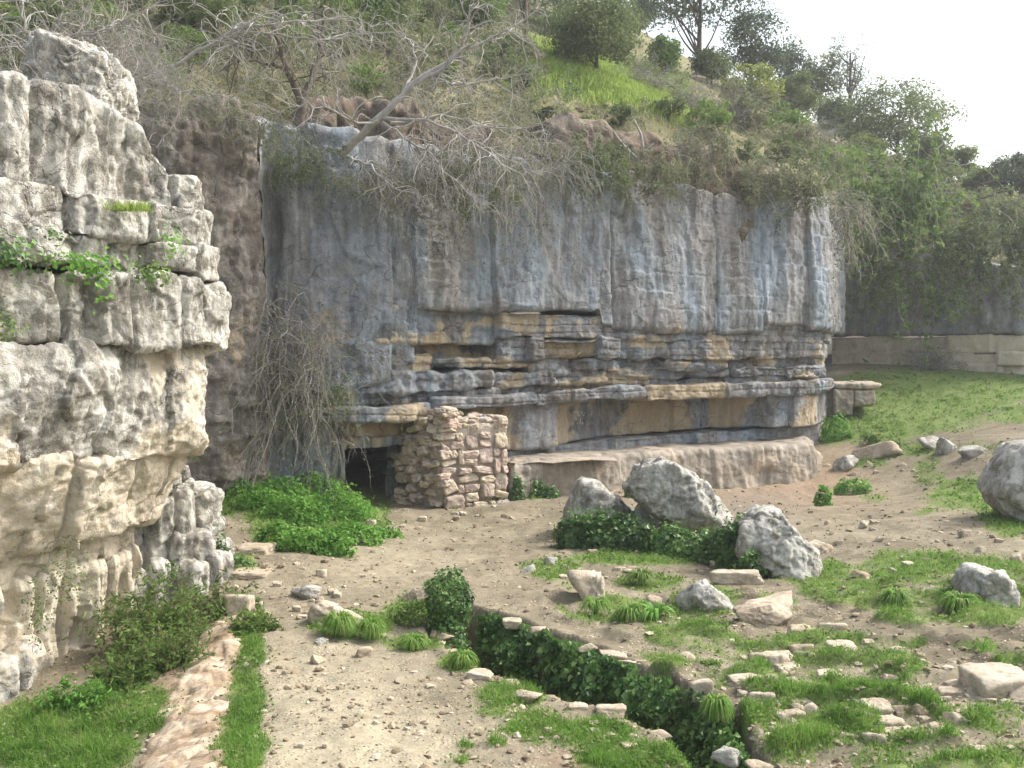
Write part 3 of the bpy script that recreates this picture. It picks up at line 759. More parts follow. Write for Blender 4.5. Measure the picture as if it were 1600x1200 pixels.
uo = ou(0) - 1.0
# upper ledges
bed('rock_layer', OUT, 4.72, lerp_o([(0, 5.55), (60, 5.85), (170, 5.88), (240, 5.72), (262, 5.62), (278, 5.35), (300, 5.15)]), lerp_o([(0, -.55), (140, -.42), (210, -.42), (335, -.36)]), 71, depth=1.6, round_=0.03, amp=0.035, freq=2.4, block=(0.35, 0.9), bjit=0.05, joint=0.12, flute=0.06, u0=uo, **kw)
bed('rock_layer', OUT, 4.30, 4.76, lerp_o([(0, -.18), (255, -.16), (262, -.38), (335, -.26)]), 72, depth=1.5, round_=0.035, amp=0.03, freq=2.2, block=(0.6, 1.3), bjit=0.05, joint=0.10, u0=uo, **kw)
bed('rock_layer', OUT, 3.96, 4.30, lerp_o([(0, -.02), (100, -.08), (250, -.2), (335, -.15)]), 73, depth=1.5, round_=0.025, amp=0.03, freq=2.6, block=(0.3, 0.9), bjit=0.06, zjit=0.03, joint=0.10, u0=uo, **kw)
bed('rock_layer', OUT, 3.12, 3.86, lerp_o([(0, -.22), (145, -.18), (165, -.04), (335, -.08)]), 74, depth=1.6, round_=0.025, amp=0.03, freq=2.4, block=(0.5, 1.1), bjit=0.04, joint=0.09, flute=0.05, u0=uo, **kw)
# the big smooth wall and its undercut
def wall_x(u, X, Px, Z):
    d = 0.16 * perlin(u * 0.75, Z * 0.8, 21.0) + 0.10 * perlin(u * 1.9, Z * 1.6, 23.0)
    dd = sstep(2.2, 1.9, Z)
    fr = 0.8 * sstep(U_PALE - 0.25, U_PALE + 0.25, u + 0.35 * perlin(u * 1.5, Z * 1.5, 2.0)) * (0.45 + .6 * sstep(-.3, .3, perlin(u * 2, Z * 1.3, 7.0)))
    fr = fr + 0.5 * sstep(0.12, 0.4, perlin(u * 1.7, Z * 0.7, 31.0)) + 0.35 * sstep(2.2, 1.9, Z)
    return d, fr
U_PALE = ou(235)
bed('rock_layer', OUT, 1.90, 3.14, lerp_o([(0, -.05), (150, -.14), (250, -.20), (290, -.30), (335, -.40)]), 75, depth=1.4, round_=0.05, amp=0.09, freq=1.5, block=(1.2, 2.4), bjit=0.02, joint=0.05, lean=0.02, extra=wall_x, bulge=0.08, u0=uo, **{**kw, 'fac': ((1.3, 0.07), (4.0, 0.024), (11.0, 0.008)), 'crack': 0.12, 'karst': 0.008})
bed('rock_layer', OUT, 1.02, 1.96, lerp_o([(0, -.22), (120, -.26), (220, -.36), (270, -.46), (335, -.75)]), 76, depth=1.3, round_=0.05, amp=0.06, freq=1.7, block=(0.7, 1.5), bjit=0.05, joint=0.06, lean=0.40, fresh=0.30, extra=wall_x, u0=uo, **{**kw, 'crack': 0.1, 'karst': 0.010})
bed('rock_layer', OUT, 0.62, 1.04, lerp_o([(0, -.55), (120, -.62), (210, -.72), (260, -1.0), (335, -1.3)]), 77, depth=1.2, round_=0.05, amp=0.05, freq=1.8, block=(0.8, 1.6), bjit=0.04, joint=0.06, lean=0.12, fresh=0.85, u0=uo, **kw)
bed('rock_layer', OUT, -0.42, 0.66, lerp_o([(0, -.60), (120, -.66), (210, -.70), (250, -.95), (335, -1.5)]), 78, depth=1.2, round_=0.05, amp=0.05, freq=1.9, vstretch=1.8, block=(0.18, 0.5), bjit=0.06, joint=0.16, flute=0.12, lean=0.16, fresh=0.62, fresh_blocks=0.3, u0=uo, **{**kw, 'fsq': (1.3, 0.45)})
bed('rock_layer', OUT, -0.75, 0.02, lerp_o([(0, -.22), (60, -.28), (100, -.40), (130, -.75), (335, -1.6)]), 79, depth=1.0, round_=0.09, amp=0.08, freq=1.9, block=(0.4, 0.9), bjit=0.05, joint=0.10, fresh=0.5, lean=0.1, u0=uo, **kw)

# ------------------------------------------------------------------ rocks
def ico(sub):
    bm_v = [(0, 0, 1)]
    g = (1 + 5 ** .5) / 2
    V = np.array([(-1, g, 0), (1, g, 0), (-1, -g, 0), (1, -g, 0), (0, -1, g), (0, 1, g), (0, -1, -g), (0, 1, -g), (g, 0, -1), (g, 0, 1), (-g, 0, -1), (-g, 0, 1)], float)
    F = np.array([(0, 11, 5), (0, 5, 1), (0, 1, 7), (0, 7, 10), (0, 10, 11), (1, 5, 9), (5, 11, 4), (11, 10, 2), (10, 7, 6), (7, 1, 8), (3, 9, 4), (3, 4, 2), (3, 2, 6), (3, 6, 8), (3, 8, 9), (4, 9, 5), (2, 4, 11), (6, 2, 10), (8, 6, 7), (9, 8, 1)])
    V /= np.linalg.norm(V, axis=1)[:, None]
    for _ in range(sub):
        V = list(map(tuple, V)); cache = {}; NF = []
        def m(a, b):
            k = (min(a, b), max(a, b))
            if k not in cache:
                v = np.array(V[a]) + np.array(V[b]); v /= np.linalg.norm(v)
                cache[k] = len(V); V.append(tuple(v))
            return cache[k]
        for a, b, c in F:
            ab, bc, ca = m(a, b), m(b, c), m(c, a)
            NF += [(a, ab, ca), (b, bc, ab), (c, ca, bc), (ab, bc, ca)]
        F = np.array(NF); V = np.array(V)
    return V, F
ICO = {s: ico(s) for s in (1, 2, 3, 4, 5)}

def rock_shape(seed, sub=3, planes=14, rough=0.05, nfreq=2.2, boxy=0.0, soft=0.03):
    """an angular stone in the unit box: a ball cut by random planes, then roughened"""
    rs = np.random.RandomState(seed)
    D, F = ICO[sub]
    n = rs.normal(size=(planes, 3)); n /= np.linalg.norm(n, axis=1)[:, None]
    dd = rs.uniform(0.62, 0.95, planes)
    if boxy:
        ax = np.array([(1, 0, 0), (-1, 0, 0), (0, 1, 0), (0, -1, 0), (0, 0, 1), (0, 0, -1)], float) + rs.normal(size=(6, 3)) * 0.12
        ax /= np.linalg.norm(ax, axis=1)[:, None]
        n = np.concatenate([n, ax]); dd = np.concatenate([np.maximum(dd, 0.85), np.full(6, 0.60)])
    t = np.clip(D @ n.T, 1e-3, None)
    r = dd[None, :] / t
    k = 1.0 / max(soft, 0.01)
    r = -np.log(np.exp(-np.clip(r, 0, 3) * k).sum(1)) / k
    r = r + rough * fbm(D[:, 0] * nfreq + seed, D[:, 1] * nfreq, D[:, 2] * nfreq, 4 if sub > 2 else 2) + rough * 0.4 * fbm(D[:, 0] * nfreq * 4 + seed, D[:, 1] * nfreq * 4, D[:, 2] * nfreq * 4, 3 if sub > 3 else 1, ridged=True)
    if sub > 2: r = r + rough * 1.2 * facet(D[:, 0] * 2.4, D[:, 1] * 2.4, D[:, 2] * 2.4, seed % 50, 0.05, 0.3)
    V = D * r[:, None]
    lo, hi = V.min(0), V.max(0)
    return (V - (lo + hi) / 2) / (hi - lo) * 2, F

def convex_hull_sil(poly):
    """edge normals and distances of a counter-clockwise convex polygon (x, z)"""
    out = []
    P = np.array(poly, float)
    c = P.mean(0)
    for a, b in zip(P, np.roll(P, -1, 0)):
        e = b - a; n = np.array((e[1], -e[0])); n /= np.linalg.norm(n)
        if n @ (a - c) < 0: n = -n
        out.append((n, n @ (a - c)))
    return c, out

def boulder_from_outline(name, poly_px, Y, thick, seed, mat, label, cat='boulder', group=None, front=((0, -1, 0.25, 0.8),), tilt=0.12, sub=4, rough=0.05, fresh=None, parent=None):
    """a boulder whose outline is known: cut by planes along the outline, with faceted front and back, real depth"""
    pts = np.array([at(px, py, Y)[[0, 2]] for px, py in poly_px])
    c, edges = convex_hull_sil(pts)
    R = max(np.linalg.norm(pts - c, axis=1))
    rs = np.random.RandomState(seed)
    D, F = ICO[sub]
    D = D * np.array((1, thick / R, 1)); Dn = D
    ns, ds = [], []
    for (n, d) in edges:
        for s in (-1, 1):
            k = tilt * rs.uniform(0.5, 1.6)
            v = np.array((n[0], s * k, n[1])); 
            ns.append(v); ds.append(d)
    for fx_, fy_, fz_, fd_ in front:
        v = np.array((fx_, fy_, fz_), float); v /= np.linalg.norm(v)
        ns.append(v); ds.append(fd_ * thick)
    ns.append(np.array((rs.normal() * .2, 1, rs.normal() * .2))); ds.append(thick)
    ns = np.array(ns); ds = np.array(ds)
    t = np.clip(Dn @ ns.T, 1e-3, None)
    r = ds[None] / t
    k = 14.0 / R
    r = -np.log(np.exp(-np.clip(r * R, 0, 4 * R) * k).sum(1)) / k / R if False else -np.log(np.exp(-np.clip(r, 0, 4) * 34).sum(1)) / 34
    V = Dn * r[:, None]
    q = seed * 1.7
    nn = V / np.linalg.norm(V, axis=1)[:, None]
    V = V + nn * (rough * (fbm(V[:, 0] * 2.2 + q, V[:, 1] * 2.2, V[:, 2] * 2.2, 5) + 0.5 * fbm(V[:, 0] * 6 + q, V[:, 1] * 6, V[:, 2] * 6, 4, ridged=True)))[:, None]
    V = V + nn * (rough * (1.1 * facet(V[:, 0] * 2.4, V[:, 1] * 2.4, V[:, 2] * 2.4, seed % 50, 0.05, 0.3) + 0.3 * facet(V[:, 0] * 7, V[:, 1] * 7, V[:, 2] * 7, seed % 37, 0.08, 0.4)))[:, None]
    fr = np.zeros(len(V)) if fresh is None else fresh(V, nn)
    o = mesh_np(name, V, F, mat, parent, True, {'fresh': fr}, loc=(c[0], Y, c[1]))
    if label: tag(o, label, cat, group)
    return o
# the block stack behind the right end of the outcrop
stack = thing('block_stack', 'stepped heap of weathered blocks behind the undercut end of the tall layered outcrop', 'rock stack', tuple(at(290, 930, 12.6)))
STK = [pxY(120, 11.9), pxY(215, 12.2), pxY(318, 12.75), pxY(335, 12.95), (-3.95, 13.5), (-4.6, 14.3)]
_sk = {**kw, 'parent': stack}
for z0_, z1_, of_, sd_, bl_, fl_ in ((-0.35, 0.42, 0.06, 91, (0.22, 0.5), 0.08), (0.40, 0.78, -0.06, 92, (0.25, 0.6), 0.05), (0.76, 1.22, -0.12, 93, (0.2, 0.45), 0.06), (1.20, 1.40, -0.24, 94, (0.4, 0.8), 0.0), (1.39, 1.58, -0.40, 95, (0.3, 0.6), 0.0)):
    o = bed('block_layer', STK, z0_, z1_, of_, sd_, depth=0.9, round_=0.03, amp=0.04, freq=2.2, block=bl_, bjit=0.08, zjit=0.03, joint=0.12, flute=fl_, fresh=0.32, **_sk)
    o.location = -stack.location
# the peaked boulder on top of the outcrop
boulder_from_outline('boulder', [(60, 205), (66, 100), (100, 62), (150, 76), (178, 92), (191, 126), (190, 190), (178, 208)], 12.0, 0.7, 221, M_OUTCROP,
                     'peaked white boulder standing on the topmost ledge of the layered outcrop', front=((0.3, -1, 0.2, .8), (-.6, -1, .1, .85)), rough=0.07, sub=5)

def lichen_fresh(V, n):
    return 0.0 * V[:, 0]
def belly(V, n):
    return 0.75 * sstep(-0.35, -0.6, n[:, 2]) * sstep(0.3, -0.3, V[:, 0])
BOULDERS = [
    ([(978, 765), (996, 733), (1040, 717), (1074, 734), (1112, 768), (1139, 800), (1134, 830), (1112, 853), (1076, 842), (1040, 815), (1000, 796)], 16.3, 0.75, 231, 'largest lichen spotted boulder leaning over between two smaller ones', ((-0.35, -1, 0.35, .72), (0.7, -1, 0.5, .85), (-.1, -1, -.7, .75)), belly),
    ([(992, 800), (1010, 782), (1050, 800), (1074, 838), (1066, 862), (1010, 860), (996, 836)], 16.7, 0.35, 236, 'brown shaded rock wedged under the largest leaning boulder', ((0, -1, 0.2, .8),), lambda V, n: np.full(len(V), .35)),
    ([(882, 815), (893, 776), (908, 748), (930, 750), (960, 772), (984, 800), (990, 830), (940, 842), (890, 838)], 17.0, 0.6, 232, 'grey pitted boulder rising out of ivy left of the largest leaning boulder', ((-0.3, -1, 0.3, .8), (.5, -1, .3, .85)), None),
    ([(1146, 850), (1152, 812), (1186, 794), (1226, 803), (1262, 828), (1270, 856), (1285, 872), (1262, 892), (1210, 898), (1160, 880)], 14.6, 0.65, 233, 'rounded pale grey boulder right of the largest leaning boulder', ((-0.4, -1, 0.5, .8), (.6, -1, .5, .85)), None),
    ([(1548, 768), (1564, 722), (1588, 697), (1622, 688), (1690, 696), (1710, 760), (1700, 850), (1620, 838), (1572, 805)], 16.9, 0.9, 234, 'big grey boulder cut off by the right edge of the picture above the grass strip', ((-0.5, -1, 0.4, .75), (.4, -1, .4, .85)), None),
    ([(1504, 930), (1511, 895), (1526, 883), (1560, 892), (1580, 905), (1574, 940), (1562, 954), (1530, 946)], 13.1, 0.36, 235, 'single angular grey boulder standing in the grass bank on the right', ((-0.3, -1, 0.3, .7), (.7, -1, .1, .8)), None),
]
for poly, Y, th, sd, lab, fr, ff in BOULDERS:
    lx_, ly_ = max(poly, key=lambda q_: q_[1])
    if sd == 234: ly_ = 806
    if sd != 236: Y = G(lx_, ly_ - 4)[1] + th * 0.35
    boulder_from_outline('boulder', poly, Y, th, sd, M_BOULDER, lab, front=fr, rough=0.055, sub=5 if sd in (231, 233) else 4, fresh=ff)

# ------------------------------------------------------------------ stones lying on the ground
STONE_MESH = []
for k in range(16):
    V, F = rock_shape(300 + k, sub=3, planes=12, rough=0.05, boxy=(k % 3 == 0))
    me_o = mesh_np('stone', V, F, M_PALE, None, True, {'fresh': np.full(len(V), 0.25 * (k % 2))})
    STONE_MESH.append(me_o.data); bpy.data.objects.remove(me_o)
FLAT = 0.5
def stone_obj(name, c, dims, rz, k, parent=None, tilt=(0, 0)):
    o = bpy.data.objects.new(name, STONE_MESH[k % len(STONE_MESH)])
    C.objects.link(o)
    if parent is not None: o.parent = parent
    o.location = c; o.rotation_euler = (tilt[0], tilt[1], rz); o.scale = (dims[0] / 2, dims[1] / 2, dims[2] / 2)
    return o
def stone_px(name, x0, y0, x1, y1, seed, label=None, cat='stone', group=None, deep=0.8, mat=None, unique=False, sub=4, bury=0.35, boxy=False, rough=0.06):
    """a stone that fills that frame in the photo and sits in the ground there"""
    cx = (x0 + x1) / 2
    g = G(cx, y1)
    Y = g[1]
    w = (x1 - x0) / FPX * Y; h = (y1 - y0) / FPX * Y
    look = (560 - (y0 + y1) / 2) / FPX
    d = w * deep
    hz = max(h - 0.6 * d * abs(look), 0.45 * h)      # part of the frame height is its top seen from above
    tot = hz * (1 + bury)
    rs = random.Random(seed)
    c = (g[0], Y + d * 0.45, g[2] + hz * 0.92 - tot / 2)
    if unique:
        V, F = rock_shape(seed, sub=sub, planes=13, rough=rough, boxy=boxy)
        o = mesh_np(name, V * np.array((w, d, tot)) / 2, F, mat or M_PALE, None, True, {'fresh': np.full(len(V), 0.2)}, loc=c)
    else:
        o = stone_obj(name, c, (w, d, tot), rs.choice((0, 0.2, -0.25, 3.14, 3.3)), seed)
    tag(o, label, cat, group)
    return o
ROCKS = [
    (1152, 922, 1258, 985, 401, 'cream weathered rock with a dark crack lying right of the grass tussocks', M_PALE, .8, .06),
    (1060, 898, 1154, 962, 402, 'grey layered rock tilted down to the right below the largest boulder', M_BOULDER, .7, .07),
    (886, 880, 948, 940, 403, 'flat ash pale rock lying in the soil left of the tussocks', M_PALE, 1.0, .08),
    (1528, 1036, 1640, 1098, 404, 'pinkish flat topped slab at the right edge near the rubble', M_PALE, .9, .03),
    (1580, 1062, 1660, 1112, 405, 'orange brown block in front of the pinkish slab at the right edge', M_PALE, .7, .05),
    (1336, 668, 1412, 704, 406, 'pale flat rock at the head of the far grass bank', M_PALE, .7, .05),
    (1468, 676, 1502, 702, 407, 'small brown grey rock beside the far footpath', M_BOULDER, .8, .06),
    (1500, 680, 1556, 700, 408, 'long low grey rock at the right end of the far row of rocks', M_BOULDER, .5, .06),
    (1436, 666, 1482, 690, 409, 'dark grey rock in the middle of the far row of rocks', M_BOULDER, .7, .06),
    (1308, 708, 1348, 736, 410, 'grey rock lying on bare soil below the far grass bank', M_BOULDER, .8, .05),
    (1258, 690, 1290, 722, 411, 'small reddish block fallen at the right end of the rock bench', M_PALE, .8, .05),
    (616, 904, 702, 946, 412, 'rough white rock left of the round leafy bush', M_PALE, .7, .09),
    (346, 922, 392, 966, 413, 'square cut cream block beside the path under the outcrop', M_PALE, .8, .03),
    (470, 930, 570, 978, 414, 'broad low ledge of rock above the tussock left of the trench', M_PALE, .6, .06),
    (450, 910, 500, 936, 415, 'small brown stone on the dusty slope left of the trench', M_BOULDER, .8, .07),
    (360, 848, 424, 868, 416, 'stepped flat rock beside the nettles under the cliff', M_PALE, .9, .05),
    (356, 886, 420, 905, 417, 'second flat step of rock below the nettles', M_PALE, .9, .05),
    (552, 1008, 582, 1026, 418, 'fist sized pink stone on the dusty slope', M_PALE, .8, .06),
    (480, 1020, 506, 1040, 419, 'rounded pinkish stone alone on the dusty slope', M_PALE, .9, .06),
    (488, 994, 512, 1010, 420, 'grey pebble sized stone above the rounded pinkish stone', M_BOULDER, .9, .06),
    (1196, 1016, 1244, 1040, 421, 'flat cream slab at the top of the grassy rubble', M_PALE, .8, .05),
    (1210, 1034, 1256, 1056, 422, 'flat cream slab overlapping the one at the top of the rubble', M_PALE, .8, .05),
    (1426, 1066, 1468, 1092, 423, 'bright cream stone at the right side of the grassy rubble', M_PALE, .9, .05),
    (1040, 1016, 1092, 1048, 424, 'pale slanting slab above the far rim of the trench', M_PALE, .6, .05),
    (1078, 1056, 1116, 1090, 425, 'reddish angular block on the far rim of the trench', M_PALE, .8, .04),
    (1480, 1105, 1560, 1146, 426, 'low grey rock at the lower right among grass', M_PALE, .8, .06),
    (1520, 1084, 1560, 1106, 427, 'small pale rock below the pinkish slab', M_PALE, .8, .06),
    (1460, 1132, 1500, 1160, 428, 'cream wedge shaped rock at the lower right', M_PALE, .8, .06),
    (1350, 1138, 1386, 1170, 429, 'pale block sunk in the lowest grass of the rubble', M_PALE, .8, .06),
    (1486, 1176, 1534, 1206, 430, 'white stone at the bottom edge on the right', M_PALE, .8, .06),
    (1172, 1186, 1240, 1215, 431, 'cream stone at the bottom edge right of the trench', M_PALE, .8, .06),
    (1110, 1160, 1160, 1190, 432, 'brown stone on the right lip of the trench mouth', M_BOULDER, .8, .06),
    (1256, 838, 1310, 866, 433, 'reddish flat stone behind the rounded pale grey boulder', M_PALE, .8, .06),
    (1330, 886, 1376, 908, 434, 'brown flat stone in the grass right of the rounded boulder', M_PALE, .8, .06),
    (1176, 888, 1200, 900, 435, 'tiny white stone below the rounded boulder', M_PALE, .8, .06),
    (1580, 862, 1600, 878, 436, 'small cream stone at the right edge above the grass bank', M_PALE, .8, .06),
    (1010, 930, 1052, 950, 437, 'low cream stone behind the broad leaved rosette', M_PALE, .8, .06),
    (1110, 888, 1206, 914, 438, 'long thin pale ledge of rock in front of the rounded boulder', M_PALE, .35, .05),
    (812, 880, 838, 896, 439, 'small grey stone left of the ash pale rock', M_BOULDER, .8, .06),
    (846, 866, 872, 884, 440, 'pointed grey stone on the soil in front of the ivy', M_BOULDER, .8, .06),
]
for (x0, y0, x1, y1, sd, lab, mt, deep, rg) in ROCKS:
    stone_px('rock' if (x1 - x0) > 44 else 'stone', x0, y0, x1, y1, sd, lab, 'rock' if (x1 - x0) > 44 else 'stone', None, deep, mt, True, 4 if x1 - x0 > 70 else 3, 0.5, boxy=sd in (404, 413, 421, 422, 425, 429, 438, 416, 417), rough=rg)
# stones along the lips of the trench
_ORD = ('first', 'second', 'third', 'fourth', 'fifth', 'sixth', 'seventh', 'eighth', 'ninth', 'tenth', 'eleventh', 'last')
_rim = [(690, 990), (700, 1018), (758, 1050), (796, 1068), (826, 1082), (846, 1090), (906, 1100), (950, 1112), (930, 1128), (996, 1144), (1026, 1146), (985, 1166)]
for i, (a, b) in enumerate(_rim):
    w = (40, 18, 44, 30, 60, 22, 34, 50, 26, 20, 44, 28)[i]
    a += (0, 6, -8, 5, -6, 10, -4, 6, 0, -5, 4, 0)[i]; b += (4, 0, 6, -2, 8, 2, 6, -1, 3, 6, 0, 0)[i]
    stone_px('rim_stone', a - w / 2, b - w * .26, a + w / 2, b + w * .20, 450 + i * 7, _ORD[i] + ' flat pale stone along the near lip of the trench, counted from the leafy bush', 'stone', 'stones along the near lip of the trench', 0.8)
for i, (a, b) in enumerate([(800, 972), (846, 984), (918, 1010), (960, 1024), (990, 1036)]):
    q_ = (16, 20, 16, 24, 30)[i]
    stone_px('rim_stone', a - q_, b - 8, a + q_, b + 7, 470 + i, _ORD[i] + ' thin slab above the ivy on the far trench lip, counted from the leafy bush', 'stone', 'slabs along the far lip of the trench', 0.6)
# loose stones, by place
_rs = random.Random(77)
ZONES = [
    ((1300, 1090, 170, 95), 150, (17, 50), 'small cream stone half sunk in the grassy rubble right of the trench', 'stones in the grassy rubble'),
    ((1500, 1140, 110, 60), 40, (12, 40), 'small cream stone in the thin grass at the lower right corner', 'stones at the lower right corner'),
    ((470, 930, 130, 60), 22, (8, 20), 'small brownish stone on the trodden slope left of the trench', 'stones on the trodden slope'),
    ((420, 1180, 300, 30), 6, (7, 14), 'small stone on the dusty ground at the bottom edge', 'stones on the dusty ground'),
    ((1000, 900, 130, 50), 14, (9, 20), 'small pale stone among the grass tussocks below the big boulders', 'stones among the tussocks'),
    ((1450, 840, 170, 60), 18, (9, 20), 'small stone on the open gravel slope on the right', 'stones on the gravel slope'),
    ((720, 815, 160, 22), 14, (9, 18), 'small fallen stone in front of the ruined wall', 'stones fallen in front of the ruined wall'),
    ((1350, 720, 90, 36), 12, (7, 18), 'small stone beside the far grass bank', 'stones beside the far grass bank'),
    ((940, 1165, 110, 30), 16, (9, 20), 'small cream stone in the weeds left of the trench mouth', 'stones left of the trench mouth')]
for (cx, cy, rx, ry), n, (s0, s1), lab, grp in ZONES:
    for i in range(n):
        while True:
            a, b = _rs.uniform(-1, 1), _rs.uniform(-1, 1)
            if a * a + b * b < 1:
                g = G(cx + a * rx, cy + b * ry)
                if poly_sd(g[0], g[1], TRENCH) > 0.12: break
        w = s0 + (s1 - s0) * _rs.random() ** 1.3; h = w * _rs.uniform(0.45, 0.8)
        x, y = cx + a * rx, cy + b * ry
        stone_px('stone', x - w / 2, y - h, x + w / 2, y, 500 + _rs.randrange(1000), lab, 'stone', grp, _rs.uniform(0.7, 1.0), bury=0.45)
# path of worn rock below the outcrop
t = NT('worn_rock')
p = t.pos()
n1 = t.noise(t.scaled(p, (1.5, 2.6, 1)), 1.6, 6, 0.65, 0.6)
c = t.ramp(n1, [(0.36, (0.22, 0.155, 0.10)), (0.50, (0.35, 0.275, 0.195)), (0.62, (0.54, 0.46, 0.36))])
n2 = t.noise(p, 16, 6, 0.7)
c = t.mix(0.5, c, t.ramp(n2, [(0.3, 0.3), (0.7, 0.72)]), 'OVERLAY')
M_WORN = t.out(c, 0.85, t.bump(t.math('ADD', n1, t.math('MULTIPLY', n2, .5)), 0.5, 0.05), 0.2)
_pl = [G(a, b) for a, b in ((262, 1290), (276, 1200), (300, 1120), (316, 1060), (346, 1000), (372, 950))]
_pu, _pX, _pN = smooth_path([tuple(q[:2]) for q in _pl], 0.025)
_pv = np.linspace(-1, 1, 44)
_hw = np.interp(_pu, (0, _pu[-1]), (0.40, 0.24)) * (1 + 0.25 * perlin(_pu * 1.6, 1.0, 1.0))
QX = _pX[:, :1] + _pN[:, :1] * (_hw[:, None] * _pv); QY = _pX[:, 1:] + _pN[:, 1:] * (_hw[:, None] * _pv)
_st = _pu[:, None] * 2.1 + 0.6 * perlin(QX * 2, QY * 2, 1.0)
_edge = 1 - np.abs(_pv)[None] ** 3 + 0.5 * fbm(QX * 4, QY * 4, 2.0, 3)
_edge = _edge - 3.0 * (1 - sstep(0, 0.5, np.minimum(_pu, _pu[-1] - _pu)))[:, None]
QZ = ground_base(QX, QY) + 0.055 * np.clip(_edge, -2.6, 1) + 0.035 * (np.sqrt(np.abs((_st * .6) % 1.0)) - .5) * np.clip(_edge, 0, 1) + 0.022 * fbm(QX * 5, QY * 5, 4.0, 4) + 0.03 * facet(QX * 3, QY * 3, QX * 0, 3, .06, .3)
tag(mesh_np('rock_path', np.stack([QX, QY, QZ], -1).reshape(-1, 3), grid_faces(*QX.shape)[:, ::-1], M_WORN), 'worn reddish rock of the footpath under the outcrop', kind='structure')

# pebbles and chips, joined
def scatter_pebbles(n, seed):
    rs = np.random.RandomState(seed)
    V0, F0 = ICO[1]
    V0, F0 = ICO[1][0][:12], None
    g = np.array([(0, 11, 5), (0, 5, 1), (0, 1, 7), (0, 7, 10), (0, 10, 11), (1, 5, 9), (5, 11, 4), (11, 10, 2), (10, 7, 6), (7, 1, 8), (3, 9, 4), (3, 4, 2), (3, 2, 6), (3, 6, 8), (3, 8, 9), (4, 9, 5), (2, 4, 11), (6, 2, 10), (8, 6, 7), (9, 8, 1)])
    px = rs.uniform(-20, 1620, n * 3); py = 560 + 640 * rs.rand(n * 3) ** 0.8 + 30
    Y = 3.0 * FPX / (py - 560)
    x = (px - 800) / FPX * Y
    k = (Y < cliff_y(x) - 0.6) & (Y < 26) & (poly_sd(x, Y, TRENCH) > 0.03)
    dens = 0.35 + 0.9 * np.clip(fbm(x * .9, Y * .9, 3.0, 3) + .2, 0, 1)
    k &= rs.rand(len(k)) < dens
    x, Y = x[k][:n], Y[k][:n]
    z = ground_z(x, Y)
    m = len(x)
    s = (0.008 + 0.028 * rs.rand(m) ** 3) * (0.6 + Y / 18)
    sc = np.stack([s * rs.uniform(.7, 1.4, m), s * rs.uniform(.7, 1.4, m), s * rs.uniform(.35, .8, m)], 1)
    A = rs.rand(m) * 6.28
    V = V0[None] * sc[:, None, :] * (1 + 0.25 * rs.normal(size=(m, 12, 1)))
    ca, sa = np.cos(A)[:, None], np.sin(A)[:, None]
    V = np.stack([V[..., 0] * ca - V[..., 1] * sa, V[..., 0] * sa + V[..., 1] * ca, V[..., 2]], -1) + np.stack([x, Y, z + sc[:, 2] * .3], 1)[:, None]
    F = (g[None] + (np.arange(m) * 12)[:, None, None]).reshape(-1, 3)
    return V.reshape(-1, 3), F, np.repeat(rs.rand(m), 12)
t = NT('pebble')
M_PEB = t.out(t.ramp(t.attr('tone'), [(0.0, (0.15, 0.115, 0.08)), (0.6, (0.28, 0.225, 0.155)), (1.0, (0.48, 0.42, 0.33))]), 0.9, None, 0.2)
V, F, tn = scatter_pebbles(4200, 9)
tag(mesh_np('pebbles', V, F, M_PEB, None, False, {'tone': tn}), 'pebbles and stone chips strewn over the soil', 'pebbles', kind='stuff')

# ------------------------------------------------------------------ ruined rubble wall beside the cave mouth
t = NT('rubble_stone')
p = t.pos()
rnd = t.n('ShaderNodeObjectInfo').outputs['Random']
c = t.ramp(rnd, [(0.0, (0.36, 0.295, 0.245)), (0.25, (0.49, 0.415, 0.345)), (0.5, (0.54, 0.46, 0.335)), (0.7, (0.44, 0.365, 0.315)), (0.85, (0.50, 0.385, 0.32)), (1.0, (0.46, 0.44, 0.41))])
n2 = t.noise(p, 7, 7, 0.7)
c = t.mix(0.65, c, t.ramp(n2, [(0.3, 0.28), (0.5, 0.5), (0.7, 0.74)]), 'OVERLAY')
n3 = t.noise(p, 26, 6, 0.7)
c = t.mix(t.ramp(n3, [(0.36, 0.5), (0.46, 0.0)]), c, (0.15, 0.115, 0.09))
M_RUBBLE = t.out(c, 0.92, t.bump(t.math('ADD', n2, t.math('MULTIPLY', n3, .6)), 0.6, 0.04), 0.2)
t = NT('old_mortar')
p = t.pos()
n2 = t.noise(p, 9, 7, 0.7)
M_MORTAR = t.out(t.ramp(n2, [(0.3, (0.25, 0.21, 0.175)), (0.7, (0.43, 0.37, 0.315))]), 0.95, t.bump(n2, 0.8, 0.06), 0.1)
WA = at(692, 560, 19.95)[:2]; WB = at(796, 560, 20.72)[:2]; WC = at(617, 560, 20.7)[:2]
wall = thing('ruined_wall', 'ruined rubble masonry wall with a broken end beside the dark cave mouth', 'stone wall', (WA[0], WA[1], 0))
wall['kind'] = 'thing'
RUB = []
for k in range(14):
    V, F = rock_shape(700 + k, sub=3, planes=16, rough=0.06, boxy=1, soft=0.02)
    o = mesh_np('stone', V, F, M_RUBBLE); RUB.append(o.data); bpy.data.objects.remove(o)
_w0 = Vector((WA[0], WA[1], 0))
def wall_stone(c, dims, rz, seed, tilt=(0, 0)):
    o = bpy.data.objects.new('stone', RUB[seed % len(RUB)]); C.objects.link(o); o.parent = wall
    o.location = Vector(c) - _w0; o.rotation_euler = (tilt[0], tilt[1], rz); o.scale = (dims[0] / 2, dims[1] / 2, dims[2] / 2)
    return o
rs = random.Random(5)
face = np.array(WB) - np.array(WA); L = np.linalg.norm(face); fd = face / L; fang = math.atan2(fd[1], fd[0]); fn = np.array((fd[1], -fd[0]))
ROWS, COLS = 10, 9
ch_, cw_ = 0.178, L / 9
